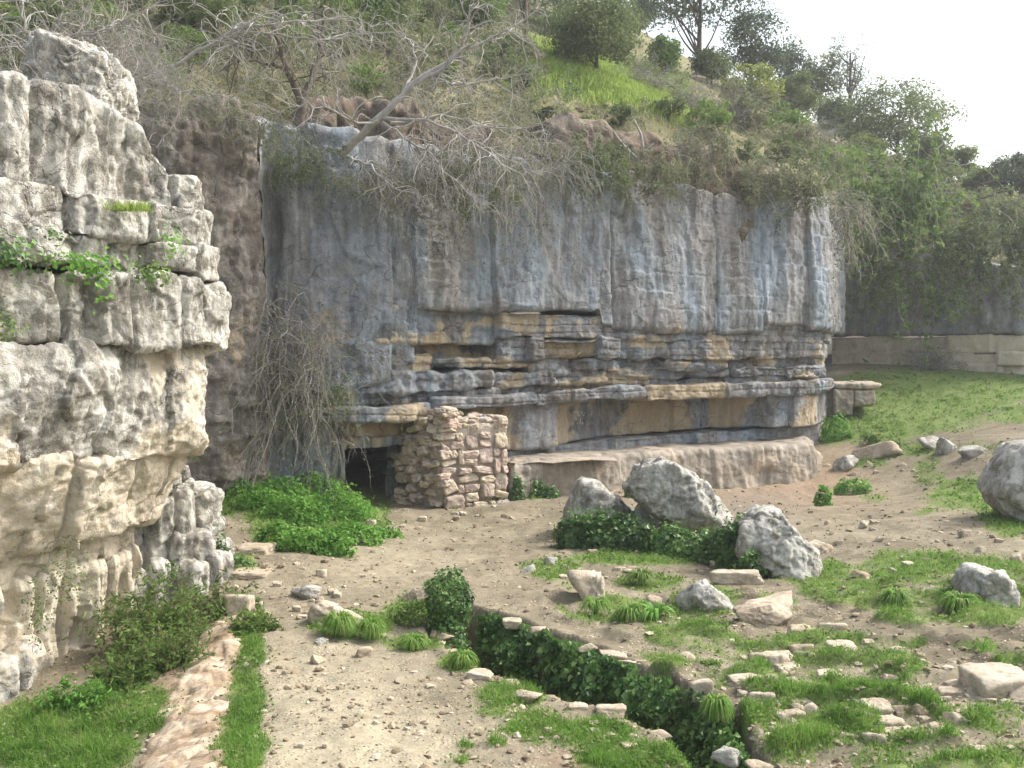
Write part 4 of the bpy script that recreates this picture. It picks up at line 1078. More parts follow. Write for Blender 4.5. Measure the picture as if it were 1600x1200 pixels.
used = np.zeros((ROWS, COLS), bool)
for r in range(ROWS):
    for q in range(COLS):
        if used[r, q]: continue
        w_, h_ = rs.choice(((1, 1), (2, 1), (2, 1), (2, 2), (3, 2), (1, 2), (3, 1)))
        while w_ > 1 and (q + w_ > COLS or used[r, q:q + w_].any()): w_ -= 1
        h_ = min(h_, ROWS - r)
        used[r:r + h_, q:q + w_] = True
        s0 = q * cw_; ww = w_ * cw_ * rs.uniform(.96, 1.10); hh = h_ * ch_ * rs.uniform(.96, 1.10)
        c = np.array(WA) + fd * (s0 + w_ * cw_ / 2 + rs.uniform(-.02, .02)) - fn * (0.12 - rs.uniform(-.02, .045) + 0.012 * r)
        wall_stone((c[0], c[1], -0.10 + r * ch_ + h_ * ch_ / 2 + rs.uniform(-.02, .02)), (ww, 0.30, hh), fang + rs.uniform(-.1, .1), rs.randrange(99), (rs.uniform(-.1, .1), rs.uniform(-.16, .16)))
ZT = -0.10 + ROWS * ch_
# the broken end: rough stones of every size stepping back to the cave mouth, jutting unevenly
ev = np.array(WC) - np.array(WA); EL = np.linalg.norm(ev); ed = ev / EL; en = np.array((-ed[1], ed[0])) * -1
if en[1] > 0: en = -en
eang = math.atan2(ed[1], ed[0])
for i in range(120):
    zz = rs.uniform(-0.05, 1.95)
    ext = EL * (1.0 if zz < 0.32 else (1.06 if 0.74 < zz < 0.95 else 0.90 if zz < 1.4 else max(0.12, 0.85 - (zz - 1.4) * 1.15)))
    s0 = ext * rs.random() ** 0.8
    w_ = rs.uniform(0.14, 0.40); hh = w_ * rs.uniform(.35, .75)
    j = rs.uniform(-.10, .06) - 0.07 * max(0, zz - 0.9)
    c = np.array(WA) + ed * s0 + en * (j - 0.10)
    wall_stone((c[0], c[1], zz), (w_, 0.34, hh), eang + rs.uniform(-.5, .5), rs.randrange(99), (rs.uniform(-.25, .25), rs.uniform(-.3, .3)))
# return face at the right end, squared blocks at the corner
for r in range(9):
    for q in range(3):
        hh = 0.21; ww = rs.uniform(.22, .34)
        c = np.array(WB) - fd * 0.12 - fn * (0.16 + q * 0.28 + 0.05 * (r % 2))
        wall_stone((c[0], c[1], -0.08 + r * hh + hh / 2), (0.26 * rs.uniform(.9, 1.15), ww, hh * 1.04), fang + rs.uniform(-.06, .06), rs.randrange(99), (rs.uniform(-.05, .05), rs.uniform(-.05, .05)))
# sloping rubble on top, running back under the overhang
for i in range(40):
    a, b = rs.random(), rs.random()
    c = np.array(WA) + fd * (a * L * 0.9) + ed * (0.15 * (1 - a)) - fn * (0.15 + 0.7 * b)
    wall_stone((c[0], c[1], ZT - 0.02 + 0.52 * b * (1 - 0.85 * a)), (rs.uniform(.14, .3), rs.uniform(.14, .3), rs.uniform(.08, .16)), rs.random() * 3, rs.randrange(99), (rs.uniform(-.3, .3), rs.uniform(-.2, .2)))
# earth and mortar core behind the stones
def prism(foot, z0, z1s):
    n = len(foot)
    V = [(x, y, z0) for x, y in foot] + [(x, y, zz) for (x, y), zz in zip(foot, z1s)]
    return V
_f = [np.array(WA) - fn * 0.085 + ed * .05, np.array(WB) - fn * 0.085 - fd * .10, np.array(WB) - fn * 0.95 - fd * .10, np.array(WA) - fn * 1.0 + ed * .6, np.array(WC) - ed * 0.22 - en * 0.1]
_zt = [ZT - 0.05, ZT - 0.05, ZT + 0.04, ZT + 0.6, 1.25]
NS = 14
Vv, Ff = [], []
ctr = np.mean(_f, 0)
ring = []
for i in range(5):
    for s_ in np.linspace(0, 1, NS)[:-1]:
        ring.append((_f[i] * (1 - s_) + _f[(i + 1) % 5] * s_, _zt[i] * (1 - s_) + _zt[(i + 1) % 5] * s_))
for (q, zt) in ring:
    for s_ in np.linspace(0, 1, NS):
        Vv.append((q[0], q[1], -0.3 + (zt + 0.3) * s_))
nr = len(ring)
for i in range(nr):
    for j in range(NS - 1):
        a = i * NS + j; b = ((i + 1) % nr) * NS + j
        Ff.append((a, b, b + 1, a + 1))
for k_ in range(1, 8):
    for i, (q, zt) in enumerate(ring):
        f_ = k_ / 8.0
        Vv.append((q[0] * (1 - f_) + ctr[0] * f_, q[1] * (1 - f_) + ctr[1] * f_, zt * (1 - f_) + (ZT + 0.12) * f_))
def ridx(k_, i): return (i % nr) * NS + NS - 1 if k_ == 0 else nr * NS + (k_ - 1) * nr + (i % nr)
for k_ in range(7):
    for i in range(nr): Ff.append((ridx(k_, i), ridx(k_, i + 1), ridx(k_ + 1, i + 1), ridx(k_ + 1, i)))
Vv = np.array(Vv)
dn = fbm(Vv[:, 0] * 5, Vv[:, 1] * 5, Vv[:, 2] * 5, 3) * 0.035
Vv[:, 2] += dn; Vv[:, 1] -= dn
core = mesh_np('mortar_core', Vv - np.array(_w0), np.array(Ff), M_MORTAR, wall, True)

# cut stone block at the foot of the far grass bank
far_slab = thing('cut_block', 'flat topped cut stone block at the corner of the cliff in the far grass', 'stone block', tuple(at(1325, 650, 30.5)))
for (a, b, c_, d, sd) in ((1288, 596, 1366, 609, 801), (1290, 606, 1322, 648, 802), (1322, 607, 1356, 634, 803)):
    poly = [(a, d), (a, b), (c_, b), (c_, d)]
    o = boulder_from_outline('block', poly, 30.5, 0.8, sd, M_BENCH, None, sub=4, rough=0.05, tilt=0.05, front=((0, -1, .1, .9),), fresh=lambda V, n: np.full(len(V), .5))
    for k_ in ('label',):
        if k_ in o: del o[k_]
    o.parent = far_slab; o.location = Vector(o.location) - far_slab.location
# ------------------------------------------------------------------ plants: leaves, twigs, blades
def unit(a):
    return a / (np.linalg.norm(a, axis=-1, keepdims=True) + 1e-9)

def leaf_cloud(P, size, rs, aspect=0.5, out=None, up=0.3, fold=0.15):
    """one small pointed leaf (a bent four-cornered face) at every point"""
    n = len(P)
    nr = rs.normal(size=(n, 3))
    if out is not None: nr = nr * 0.7 + out
    nr[:, 2] += up
    nr = unit(nr)
    a = unit(np.cross(nr, rs.normal(size=(n, 3))))
    b = np.cross(nr, a)
    s = (size * (0.45 + 1.1 * rs.rand(n) ** 1.4))[:, None]
    V = np.stack([P - a * s * 0.5, P + b * s * 0.5 * aspect + nr * s * fold, P + a * s * 0.5, P - b * s * 0.5 * aspect + nr * s * fold], 1)
    F = np.arange(n * 4).reshape(n, 4)
    return V.reshape(-1, 3), F, n

def tone_of(rs, n, k, P=None, clump=0.0, sc=1.0):
    t_ = rs.uniform(0.15, 0.85, n)
    if P is not None: t_ = t_ + clump * perlin(P[:, 0] * sc, P[:, 1] * sc, P[:, 2] * sc)
    return np.repeat(np.clip(t_, 0, 1), k)

def tubes(P, R, sides=3):
    """thin tubes along N lines of K points"""
    P = np.asarray(P, float); N_, K = P.shape[:2]
    R = np.broadcast_to(np.asarray(R, float), (N_, K))
    T = unit(np.gradient(P, axis=1))
    ref = np.tile(np.array((0.31, 0.87, 0.38)), (N_, K, 1))
    A = unit(np.cross(T, ref)); B = np.cross(T, A)
    ang = np.arange(sides) * 2 * np.pi / sides
    V = P[:, :, None, :] + R[:, :, None, None] * (A[:, :, None, :] * np.cos(ang)[:, None] + B[:, :, None, :] * np.sin(ang)[:, None])
    i = (np.arange(N_)[:, None, None] * K + np.arange(K - 1)[None, :, None]) * sides
    s = np.arange(sides)[None, None, :]; s2 = (s + 1) % sides
    F = np.stack([i + s, i + s2, i + sides + s2, i + sides + s], -1).reshape(-1, 4)
    return V.reshape(-1, 3), F

def walk(rs, base, d0, length, K, wob=0.35, grav=0.0, curl=0.0):
    """N wandering twigs"""
    N_ = len(base)
    P = np.zeros((N_, K, 3)); P[:, 0] = base
    d = unit(d0)
    st = (np.broadcast_to(length, (N_,)) / (K - 1))[:, None]
    for k in range(1, K):
        d = d + rs.normal(size=(N_, 3)) * wob
        d[:, 2] += grav * k / K
        d = unit(d)
        P[:, k] = P[:, k - 1] + d * st
    return P

def merge(parts):
    V, F, o = [], [], 0
    for v, f in parts:
        V.append(v); F.append(f + o); o += len(v)
    return np.concatenate(V), np.concatenate(F)

M_LEAF_IVY = leaf_material('ivy_leaf', (0.045, 0.105, 0.030), (0.10, 0.205, 0.052), (0.20, 0.33, 0.10), 0.35, 0.40, 0.45)
M_LEAF_NETTLE = leaf_material('nettle_leaf', (0.085, 0.21, 0.035), (0.165, 0.35, 0.065), (0.27, 0.46, 0.11), 0.45)
M_LEAF_SHRUB = leaf_material('shrub_leaf', (0.080, 0.145, 0.032), (0.15, 0.24, 0.06), (0.25, 0.34, 0.10), 0.45)
M_LEAF_OAK = leaf_material('oak_leaf', (0.085, 0.125, 0.050), (0.15, 0.20, 0.080), (0.23, 0.28, 0.12), 0.45)
M_LEAF_PINE = leaf_material('pine_needle', (0.060, 0.095, 0.062), (0.105, 0.15, 0.09), (0.16, 0.205, 0.115), 0.35)
M_LEAF_YELLOW = leaf_material('yellow_leaf', (0.15, 0.19, 0.04), (0.26, 0.31, 0.07), (0.38, 0.42, 0.12), 0.45)
M_LEAF_GREY = leaf_material('scrub_leaf', (0.145, 0.15, 0.10), (0.20, 0.215, 0.12), (0.24, 0.31, 0.12), 0.45)
M_GRASS = leaf_material('grass_blade', (0.090, 0.20, 0.030), (0.17, 0.34, 0.055), (0.38, 0.42, 0.17), 0.5)
M_MEADOW = leaf_material('meadow_blade', (0.20, 0.29, 0.06), (0.32, 0.43, 0.10), (0.43, 0.52, 0.17), 0.5)
M_TWIG = bark_material('dry_twig', (0.235, 0.22, 0.20), (0.42, 0.40, 0.37), 20)
M_TWIG_PALE = bark_material('pale_twig', (0.26, 0.245, 0.22), (0.46, 0.44, 0.41), 20)
M_TWIG_BROWN = bark_material('brown_twig', (0.12, 0.088, 0.06), (0.23, 0.175, 0.125), 20)
M_BARK = bark_material('bark', (0.075, 0.06, 0.047), (0.17, 0.14, 0.115), 10)
M_FIG = bark_material('fig_bark', (0.28, 0.265, 0.245), (0.48, 0.46, 0.43), 9)

def hill_hit(px, py):
    """the hillside point seen at a photo pixel"""
    Y = np.arange(12.0, 95.0, 0.1)
    d = ray(px, py)
    x = d[0] / d[1] * Y; z = H_EYE + d[2] / d[1] * Y
    hz = _hf(x, Y)
    k = (Y > cliff_y(x) + 0.3) & (z < hz)
    if not k.any(): return None
    i = int(np.argmax(k))
    return np.array((x[i], Y[i], float(hill_z(x[i], Y[i]))))

# ------------------------------------------------------------------ grass on the ground
def blades(x, y, z, h, w, rs, lean=0.5, simple=False):
    n = len(x)
    a = rs.rand(n) * 6.283
    la = rs.rand(n) * 6.283
    lx, ly = np.cos(la), np.sin(la)
    L = lean * h * rs.rand(n)
    P0 = np.stack([x, y, z - 0.01], 1)
    S = np.stack([np.cos(a), np.sin(a), np.zeros(n)], 1) * (w * 0.5)[:, None]
    P1 = P0 + np.stack([lx * L * .35, ly * L * .35, h * 0.6], 1)
    P2 = P0 + np.stack([lx * L, ly * L, h * (1 - 0.25 * L / (h + 1e-6))], 1)
    if simple:
        return np.stack([P0 - S, P0 + S, P2 + S * .2, P2 - S * .2], 1).reshape(-1, 3), np.arange(n * 4).reshape(n, 4)
    V = np.stack([P0 - S, P0 + S, P1 + S * .8, P1 - S * .8, P2 + S * .15, P2 - S * .15], 1)
    b = (np.arange(n) * 6)[:, None]
    F = np.concatenate([b + np.array([[0, 1, 2, 3]]), b + np.array([[3, 2, 4, 5]])])
    return V.reshape(-1, 3), F

_gr = np.random.RandomState(21)
_GYS = np.concatenate([np.arange(5.0, 14.0, 0.06), np.arange(14.0, 40.0, 0.15)])
def ground_many(px, py):
    """the ground points seen at many photo pixels"""
    x_, y_ = np.zeros(len(px)), np.zeros(len(px))
    ok = np.zeros(len(px), bool)
    gxs = np.linspace(-26, 26, 260)
    tab = _gf(*np.meshgrid(gxs, _GYS, indexing='ij'))
    for i in range(0, len(px), 6000):
        vx = (px[i:i + 6000, None] - 800) / FPX; vy = (600 - py[i:i + 6000, None]) / FPX
        dy = CP + vy * SP; dz = -SP + vy * CP
        X_ = vx / dy * _GYS[None]; Z_ = H_EYE + dz / dy * _GYS[None]
        k_ = np.clip(((X_ + 26) / 52 * 259).round().astype(int), 0, 259)
        hit = Z_ < tab[k_, np.arange(len(_GYS))[None]]
        j = np.argmax(hit, 1)
        x_[i:i + 6000] = X_[np.arange(len(j)), j]; y_[i:i + 6000] = _GYS[j]; ok[i:i + 6000] = hit.any(1)
    return x_[ok], y_[ok]
def grass_points(n):
    """tufts: more of them where the grass mask is full"""
    px = _gr.uniform(-30, 1630, n); py = 562 + 650 * _gr.rand(n) ** 0.9
    x, y = ground_many(px, py)
    return x + _gr.normal(size=len(x)) * .03, y + _gr.normal(size=len(x)) * .05
_x, _y = grass_points(84000)
_z = ground_z(_x, _y)
_m = grass_mask(_x, _y, _z)
_keep = (_gr.rand(len(_x)) < sstep(0.26, 0.75, _m)) & (_y < cliff_y(_x) - 0.15) & (poly_sd(_x, _y, TRENCH) > 0.02) & (_y > 5)
_x, _y, _m = _x[_keep], _y[_keep], _m[_keep]
_nb = 7
_dfar = np.clip(_y / 12, 0.6, 2.2)
_sp = np.repeat(0.028 * _dfar, _nb)
bx = np.repeat(_x, _nb) + _gr.normal(size=len(_x) * _nb) * _sp; by = np.repeat(_y, _nb) + _gr.normal(size=len(_x) * _nb) * _sp
bz = ground_z(bx, by)
_ht = 0.042 + 0.058 * sstep(0.5, 1.05, np.repeat(_m, _nb)) * np.clip(0.6 + perlin(bx * 1.6, by * 1.6, 3.0), 0.2, 1.5)
bh = _ht * (0.35 + 1.3 * _gr.rand(len(bx)) ** 1.6)
_bw = 0.0066 * np.repeat(np.clip(_dfar, .8, 2.4), _nb)
_nr2 = by < 9.0
_t1 = np.clip(_gr.uniform(0.1, 0.8, len(bx)) + 0.35 * perlin(bx * 0.9, by * 0.9, 8.0) + 0.25 * perlin(bx * 4, by * 4, 1.0), 0, 1)
V, F = merge([blades(bx[_nr2], by[_nr2], bz[_nr2], bh[_nr2], _bw[_nr2], _gr, 0.9), blades(bx[~_nr2], by[~_nr2], bz[~_nr2], bh[~_nr2], _bw[~_nr2], _gr, 0.9, True)])
tn = np.concatenate([np.repeat(_t1[_nr2], 6), np.repeat(_t1[~_nr2], 4)])
tag(mesh_np('grass', V, F, M_GRASS, None, True, {'tone': tn}), 'short winter grass in patches and cushions', 'grass', kind='stuff')
print('grass blades', len(bx))

_k = _gr.rand(len(_x)) < 0.30
wx = np.repeat(_x[_k], 5) + _gr.normal(size=_k.sum() * 5) * .06; wy = np.repeat(_y[_k], 5) + _gr.normal(size=_k.sum() * 5) * .06
WP = np.stack([wx, wy, ground_z(wx, wy) + _gr.uniform(0.005, .06, len(wx))], 1)
V, F, k = leaf_cloud(WP, 0.035 * np.clip(wy / 11, .8, 2.0), _gr, 0.7, None, 1.0)
tag(mesh_np('ground_weeds', V, F, M_LEAF_SHRUB, None, False, {'tone': tone_of(_gr, k, 4, WP, .6, 1.2)}), 'low broad leaved weeds between the grass', 'weeds', kind='stuff')
# dry litter on the bare soil
n = 5000
_lx, _ly = ground_many(_gr.uniform(-20, 1620, n), 600 + 610 * _gr.rand(n))
_kk = (poly_sd(_lx, _ly, TRENCH) > 0.05) & (_ly < cliff_y(_lx) - .4)
_lx, _ly = _lx[_kk], _ly[_kk]
LPt = np.stack([_lx, _ly, ground_z(_lx, _ly) + .008], 1)
V, F, k = leaf_cloud(LPt, 0.04 * np.clip(_ly / 11, .7, 2), _gr, 0.35, None, 2.5)
t = NT('leaf_litter'); M_LITTER = t.out(t.ramp(t.attr('tone'), [(0, (0.09, 0.06, 0.035)), (1, (0.30, 0.22, 0.13))]), 0.9)
tag(mesh_np('leaf_litter', V, F, M_LITTER, None, False, {'tone': tone_of(_gr, k, 4)}), 'dry leaves and twigs littering the soil', 'litter', kind='stuff')

# meadow on the hilltop
n = 14000
_a = _gr.uniform(820, 1075, n * 3); _b = 96 + (_a - 830) * 0.27 + _gr.normal(size=n * 3) * 16
def hill_many(px, py):
    Y = np.arange(22.0, 60.0, 0.25)
    out = []
    for i in range(0, len(px), 4000):
        a, b = px[i:i + 4000, None], py[i:i + 4000, None]
        vx = (a - 800) / FPX; vy = (600 - b) / FPX
        dy = CP + vy * SP; dz = -SP + vy * CP
        x = vx / dy * Y[None]; z = H_EYE + dz / dy * Y[None]
        k = z < _hf(x, np.broadcast_to(Y[None], x.shape))
        j = np.argmax(k, 1); ok = k.any(1)
        xx = x[np.arange(len(j)), j]; yy = Y[j]
        out.append(np.stack([xx, yy], 1)[ok])
    return np.concatenate(out)
hp = hill_many(_a[:n], _b[:n])
hp = np.repeat(hp, 3, 0) + _gr.normal(size=(len(hp) * 3, 2)) * 0.12
hz_ = hill_z(hp[:, 0], hp[:, 1])
V, F = blades(hp[:, 0], hp[:, 1], hz_, _gr.uniform(.12, .32, len(hp)), np.full(len(hp), 0.04), _gr, 0.8, True)
tag(mesh_np('meadow_grass', V, F, M_MEADOW, None, True, {'tone': np.repeat(_gr.rand(len(hp)), 4)}), 'bright grass strip on the hillside above the cliff', 'grass', kind='stuff')

# ------------------------------------------------------------------ trees
def crown_points(rs, c, rad, n, clumps=26, spread=0.34, flat=1.0, hollow=0.45, bottom=-0.7):
    k = rs.normal(size=(clumps * 3, 3)); k = unit(k) * (hollow + (1 - hollow) * rs.rand(clumps * 3, 1) ** 0.7)
    k = k[k[:, 2] > bottom][:clumps]
    w = rs.uniform(0.55, 1.25, len(k))
    i = rs.choice(len(k), n, p=w ** 2 / (w ** 2).sum())
    g = unit(rs.normal(size=(n, 3))) * rs.rand(n, 1) ** 0.5
    p = k[i] * 0.80 + g * (spread * w[i])[:, None] * np.array((1, 1, 0.75 * flat))
    return c + p * np.array(rad), c + k * 0.7 * np.array(rad), unit(p)

def make_tree(name, label, cat, base, w, h, seed, leaf_m, n=4200, leaf=0.16, aspect=0.45, crown0=0.25, clumps=26, spread=0.34, trunk_r=None, group=None, bark=None, flat=1.0, hollow=0.45, fork=1):
    rs = np.random.RandomState(seed)
    t_ = thing(name, label, cat, tuple(base), group)
    base = np.array(base)
    c = np.array((0, 0, h * (crown0 + (1 - crown0) / 2)))
    rad = (w / 2, w / 2 * 0.9, h * (1 - crown0) / 2)
    P, K, nn = crown_points(rs, c, rad, n, clumps, spread, flat, hollow)
    r = trunk_r or max(0.05, 0.022 * h)
    # trunk: tapered, slightly bent, then limbs into the clumps
    tz = np.linspace(-0.3, c[2] + rad[2] * 0.3, 8)
    bend = rs.normal(size=2) * 0.05 * h
    tp = np.stack([bend[0] * (tz / h) ** 2, bend[1] * (tz / h) ** 2, tz], 1)[None]
    V, F = tubes(tp, (r * np.linspace(1.25, 0.35, 8))[None], 7)
    trunk = mesh_np('trunk', V, F, bark or M_BARK, t_, True)
    m = min(len(K), 16 if h > 3.2 else 6)
    sidx = rs.randint(2, 7, m)
    L = []
    for q in range(m):
        a = tp[0, sidx[q]]; b = K[q]; md = (a + b) / 2 + np.array((0, 0, -0.06 * h)) * rs.rand() + rs.normal(size=3) * 0.04 * h
        s = np.linspace(0, 1, 6)[:, None]
        L.append((1 - s) ** 2 * a + 2 * s * (1 - s) * md + s ** 2 * b)
    V, F = tubes(np.array(L), (r * 0.42 * np.linspace(1, 0.2, 6))[None], 5)
    mesh_np('limbs', V, F, bark or M_BARK, trunk, True)
    V, F, k = leaf_cloud(P, leaf, rs, aspect, nn * 0.8, 0.35)
    mesh_np('crown', V, F, leaf_m, t_, False, {'tone': tone_of(rs, k, 4, P + base, 0.5, 1.2)})
    return t_

def tree_px(name, label, cat, px, py, wpx, hpx, seed, leaf_m, Y=None, **kw_):
    """a tree whose foot is seen at (px, py) on the hillside and whose size is known in the photo"""
    b = hill_hit(px, py)
    if b is None or Y is not None:
        Y = Y or 55.0
        q = at(px, py, Y); b = np.array((q[0], Y, q[2]))
    s = b[1] / FPX
    kw_.setdefault('leaf', max(0.08, 5.3 * s))
    kw_['n'] = int(kw_.get('n', 4000) * 1.35)
    kw_['clumps'] = int(kw_.get('clumps', 26) * 1.5)
    kw_['spread'] = kw_.get('spread', 0.34) * 1.15
    return make_tree(name, label, cat, b, wpx * s, hpx * s, seed, leaf_m, **kw_)

TREES = [
    ('oak_tree', 'broad rounded green oak standing behind the grass strip on the hilltop', 932, 122, 190, 138, 1001, M_LEAF_OAK, dict(n=9000, crown0=0.05, clumps=40)),
    ('pine_tree', 'big dark umbrella pine against the sky on the hilltop', 1092, 126, 240, 205, 1002, M_LEAF_PINE, dict(n=7000, crown0=0.30, clumps=24, spread=0.40, flat=0.7)),
    ('pine_tree', 'dense dark pine right of the umbrella pine on the skyline', 1172, 158, 130, 150, 1003, M_LEAF_PINE, dict(n=4500, crown0=0.1)),
    ('bush_tree', 'yellow green leafy young tree under the dark pines', 1172, 192, 104, 98, 1004, M_LEAF_YELLOW, dict(n=4200, crown0=0.02)),
    ('bush_tree', 'rounded olive green tree right of the yellow green one', 1242, 190, 92, 86, 1005, M_LEAF_OAK, dict(n=4200, crown0=0.03)),
    ('bush_tree', 'small light green tree between oak and umbrella pine', 1040, 128, 66, 66, 1006, M_LEAF_SHRUB, dict(n=2200, crown0=0.02)),
    ('bush_tree', 'small grey green tree below the umbrella pine', 1112, 134, 76, 62, 1007, M_LEAF_OAK, dict(n=2400, crown0=0.02)),
    ('pine_tree', 'tall thin pine with sparse crown standing alone on the skyline', 1328, 200, 96, 168, 1008, M_LEAF_PINE, dict(n=1500, crown0=0.10, clumps=46, spread=0.24, hollow=0.15, trunk_r=0.12, aspect=0.2)),
    ('pine_tree', 'sparse feathery tree left of the tall thin pine', 1282, 190, 90, 128, 1009, M_LEAF_OAK, dict(n=1700, crown0=0.08, clumps=34, spread=0.28, hollow=0.2)),
    ('oak_tree', 'large dark green spreading tree on the skyline right of the tall thin pine', 1402, 262, 190, 142, 1010, M_LEAF_OAK, dict(n=6500, crown0=0.03, clumps=34)),
    ('bush_tree', 'yellow green bush at the foot of the large dark spreading tree', 1352, 256, 66, 46, 1011, M_LEAF_YELLOW, dict(n=1800, crown0=0.0)),
    ('bush_tree', 'round dark bush on the descending skyline', 1488, 290, 84, 62, 1012, M_LEAF_OAK, dict(n=3000, crown0=0.02)),
    ('bush_tree', 'last blue green tree on the skyline at the right edge', 1580, 330, 96, 92, 1013, M_LEAF_PINE, dict(n=3400, crown0=0.02)),
    ('bush_tree', 'low green tree left of the last skyline tree', 1532, 318, 70, 62, 1014, M_LEAF_OAK, dict(n=2400, crown0=0.02)),
    ('pine_tree', 'tall dark pine trunk and crown at the top edge left of the oak', 822, 60, 90, 160, 1015, M_LEAF_PINE, dict(n=3000, crown0=0.30)),
    ('bush_tree', 'pale green tree at the top edge above the fig', 740, 52, 120, 80, 1016, M_LEAF_SHRUB, dict(n=3400, crown0=0.02)),
    ('bush_tree', 'dark tree high on the skyline behind the oak', 985, 70, 90, 100, 1017, M_LEAF_PINE, dict(n=3000, crown0=0.05)),
    ('bush_tree', 'olive bush at the top edge above the upper left scrub', 610, 48, 130, 70, 1018, M_LEAF_OAK, dict(n=3400, crown0=0.0)),
    ('bush_tree', 'dark evergreen bush at the top edge over the long bare branch', 300, 60, 150, 90, 1019, M_LEAF_OAK, dict(n=4200, crown0=0.0, leaf=0.08)),
    ('bush_tree', 'green bush on the slope right of the tall thin pine foot', 1340, 236, 80, 56, 1020, M_LEAF_SHRUB, dict(n=2000, crown0=0.0)),
    ('bush_tree', 'green hillside bush above the right hand thicket', 1395, 330, 100, 70, 1021, M_LEAF_SHRUB, dict(n=2800, crown0=0.0)),
    ('bush_tree', 'grey green hillside bush beside the dark crooked branches', 1470, 352, 110, 66, 1022, M_LEAF_GREY, dict(n=2800, crown0=0.0)),
    ('bush_tree', 'pale bush below the skyline near the right edge', 1560, 372, 120, 74, 1023, M_LEAF_GREY, dict(n=2800, crown0=0.0)),
    ('bush_tree', 'dark tree filling the skyline gap between the dense pine and the sparse feathery tree', 1236, 175, 84, 112, 1025, M_LEAF_PINE, dict(n=3000, crown0=0.05)),
    ('bush_tree', 'green tree on the skyline at the foot of the tall thin pine', 1305, 215, 84, 74, 1026, M_LEAF_OAK, dict(n=2600, crown0=0.0)),
    ('bush_tree', 'olive tree on the skyline right of the large spreading tree', 1448, 282, 96, 84, 1027, M_LEAF_OAK, dict(n=3000, crown0=0.0)),
    ('bush_tree', 'tall bush at the very right edge of the skyline', 1625, 340, 90, 100, 1028, M_LEAF_OAK, dict(n=3000, crown0=0.0)),
    ('pine_tree', 'slim tree behind the oak at the top edge', 880, 60, 80, 130, 1029, M_LEAF_PINE, dict(n=2600, crown0=0.2)),
    ('bush_tree', 'dark leafy bush low on the slope right of the cliff corner', 1345, 300, 70, 60, 1024, M_LEAF_OAK, dict(n=2200, crown0=0.0)),
]
for nm, lab, px, py, w, h, sd, lm, kk in TREES:
    tree_px(nm, lab, 'tree' if nm != 'bush_tree' else 'small tree', px, py, w, h, sd, lm, **kk)

_rb = random.Random(5)
BUSHM = [M_LEAF_OAK, M_LEAF_SHRUB, M_LEAF_GREY, M_LEAF_OAK, M_LEAF_SHRUB]
BUSHN = ['olive green', 'fresh green', 'grey green', 'olive green', 'fresh green']
_given = set()
def bush_field(cells, what, cols, rows, group, seed, smin, smax, dens):
    """cols and rows: (photo limit, landmark) pairs that say where in the scrub each bush stands"""
    for i, (px, py) in enumerate(cells):
        h = hill_hit(px, py)
        if h is None: continue
        s = h[1] / FPX; q = _rb.uniform(0, 1); w = (smin + (smax - smin) * q) * s; mi = _rb.randrange(5)
        col = next(t_ for lim, t_ in cols if px < lim); row = next(t_ for lim, t_ in rows if py < lim)
        label = f'{BUSHN[mi]} {what} {row} {col}'
        if label in _given: label = f'{"larger" if q > .5 else "smaller"} {label}'
        if label in _given: label = label.replace(what, 'second ' + what)
        _given.add(label)
        make_tree('bush', label, 'bush', h, w, w * _rb.uniform(.6, .85), seed + i, BUSHM[mi], n=int(dens * _rb.uniform(.8, 1.2)), leaf=max(0.08, 5.8 * s), crown0=-0.05, clumps=34, spread=0.29, group=group, trunk_r=0.03)
_cells = []
for px in range(1075, 1640, 46):
    for py in range(170, 440, 36):
        a, b = px + _rb.uniform(-20, 20), py + _rb.uniform(-15, 15)
        if b > np.interp(a, (1060, 1200, 1300, 1400, 1500, 1640), (178, 214, 245, 285, 325, 352)) and b < np.interp(a, (1060, 1290, 1330, 1640), (200, 290, 400, 420)): _cells.append((a, b))
bush_field(_cells, 'hillside bush', ((1140, 'below the yellow green tree'), (1210, 'below the rounded olive tree'), (1290, 'above the cliff corner'), (1360, 'below the tall thin pine'), (1430, 'below the large spreading tree'), (1510, 'over the far thicket'), (9999, 'at the right edge')), ((235, 'high up'), (300, 'half way up'), (360, 'low down'), (9999, 'at the foot of the slope')), 'bushes covering the right hillside', 3000, 70, 125, 1100)
_cells = [(px + _rb.uniform(-26, 26), py + _rb.uniform(-10, 10)) for px in range(330, 830, 62) for py in (14, 52, 92, 140) if py < 120 or px > 520]
bush_field(_cells, 'slope bush', ((360, 'over the brown buttress'), (420, 'left of the forked dark tree'), (480, 'behind the forked dark tree'), (545, 'left of the fig trunk'), (610, 'over the fig trunk'), (680, 'behind the fig crown'), (745, 'right of the fig crown'), (9999, 'left of the oak')), ((34, 'at the top edge'), (72, 'just under the top edge'), (116, 'half way down'), (9999, 'near the cliff rim')), 'bushes on the slope behind the fig', 3200, 60, 115, 950)
_cells = [(px + _rb.uniform(-26, 26), py + _rb.uniform(-10, 10)) for px in range(20, 330, 70) for py in (20, 80, 135)]
bush_field(_cells, 'bush behind the outcrop', ((60, 'by the picture edge'), (130, 'behind the peaked boulder'), (200, 'right of the peaked boulder'), (270, 'under the long bare branch'), (9999, 'left of the brown buttress top')), ((50, 'at the top edge'), (108, 'half way down'), (9999, 'low down')), 'bushes behind the outcrop', 3300, 60, 110, 800)
_cells = [(px + _rb.uniform(-12, 12), py + _rb.uniform(-6, 6)) for px in range(850, 1290, 62) for py in (195, 262)]
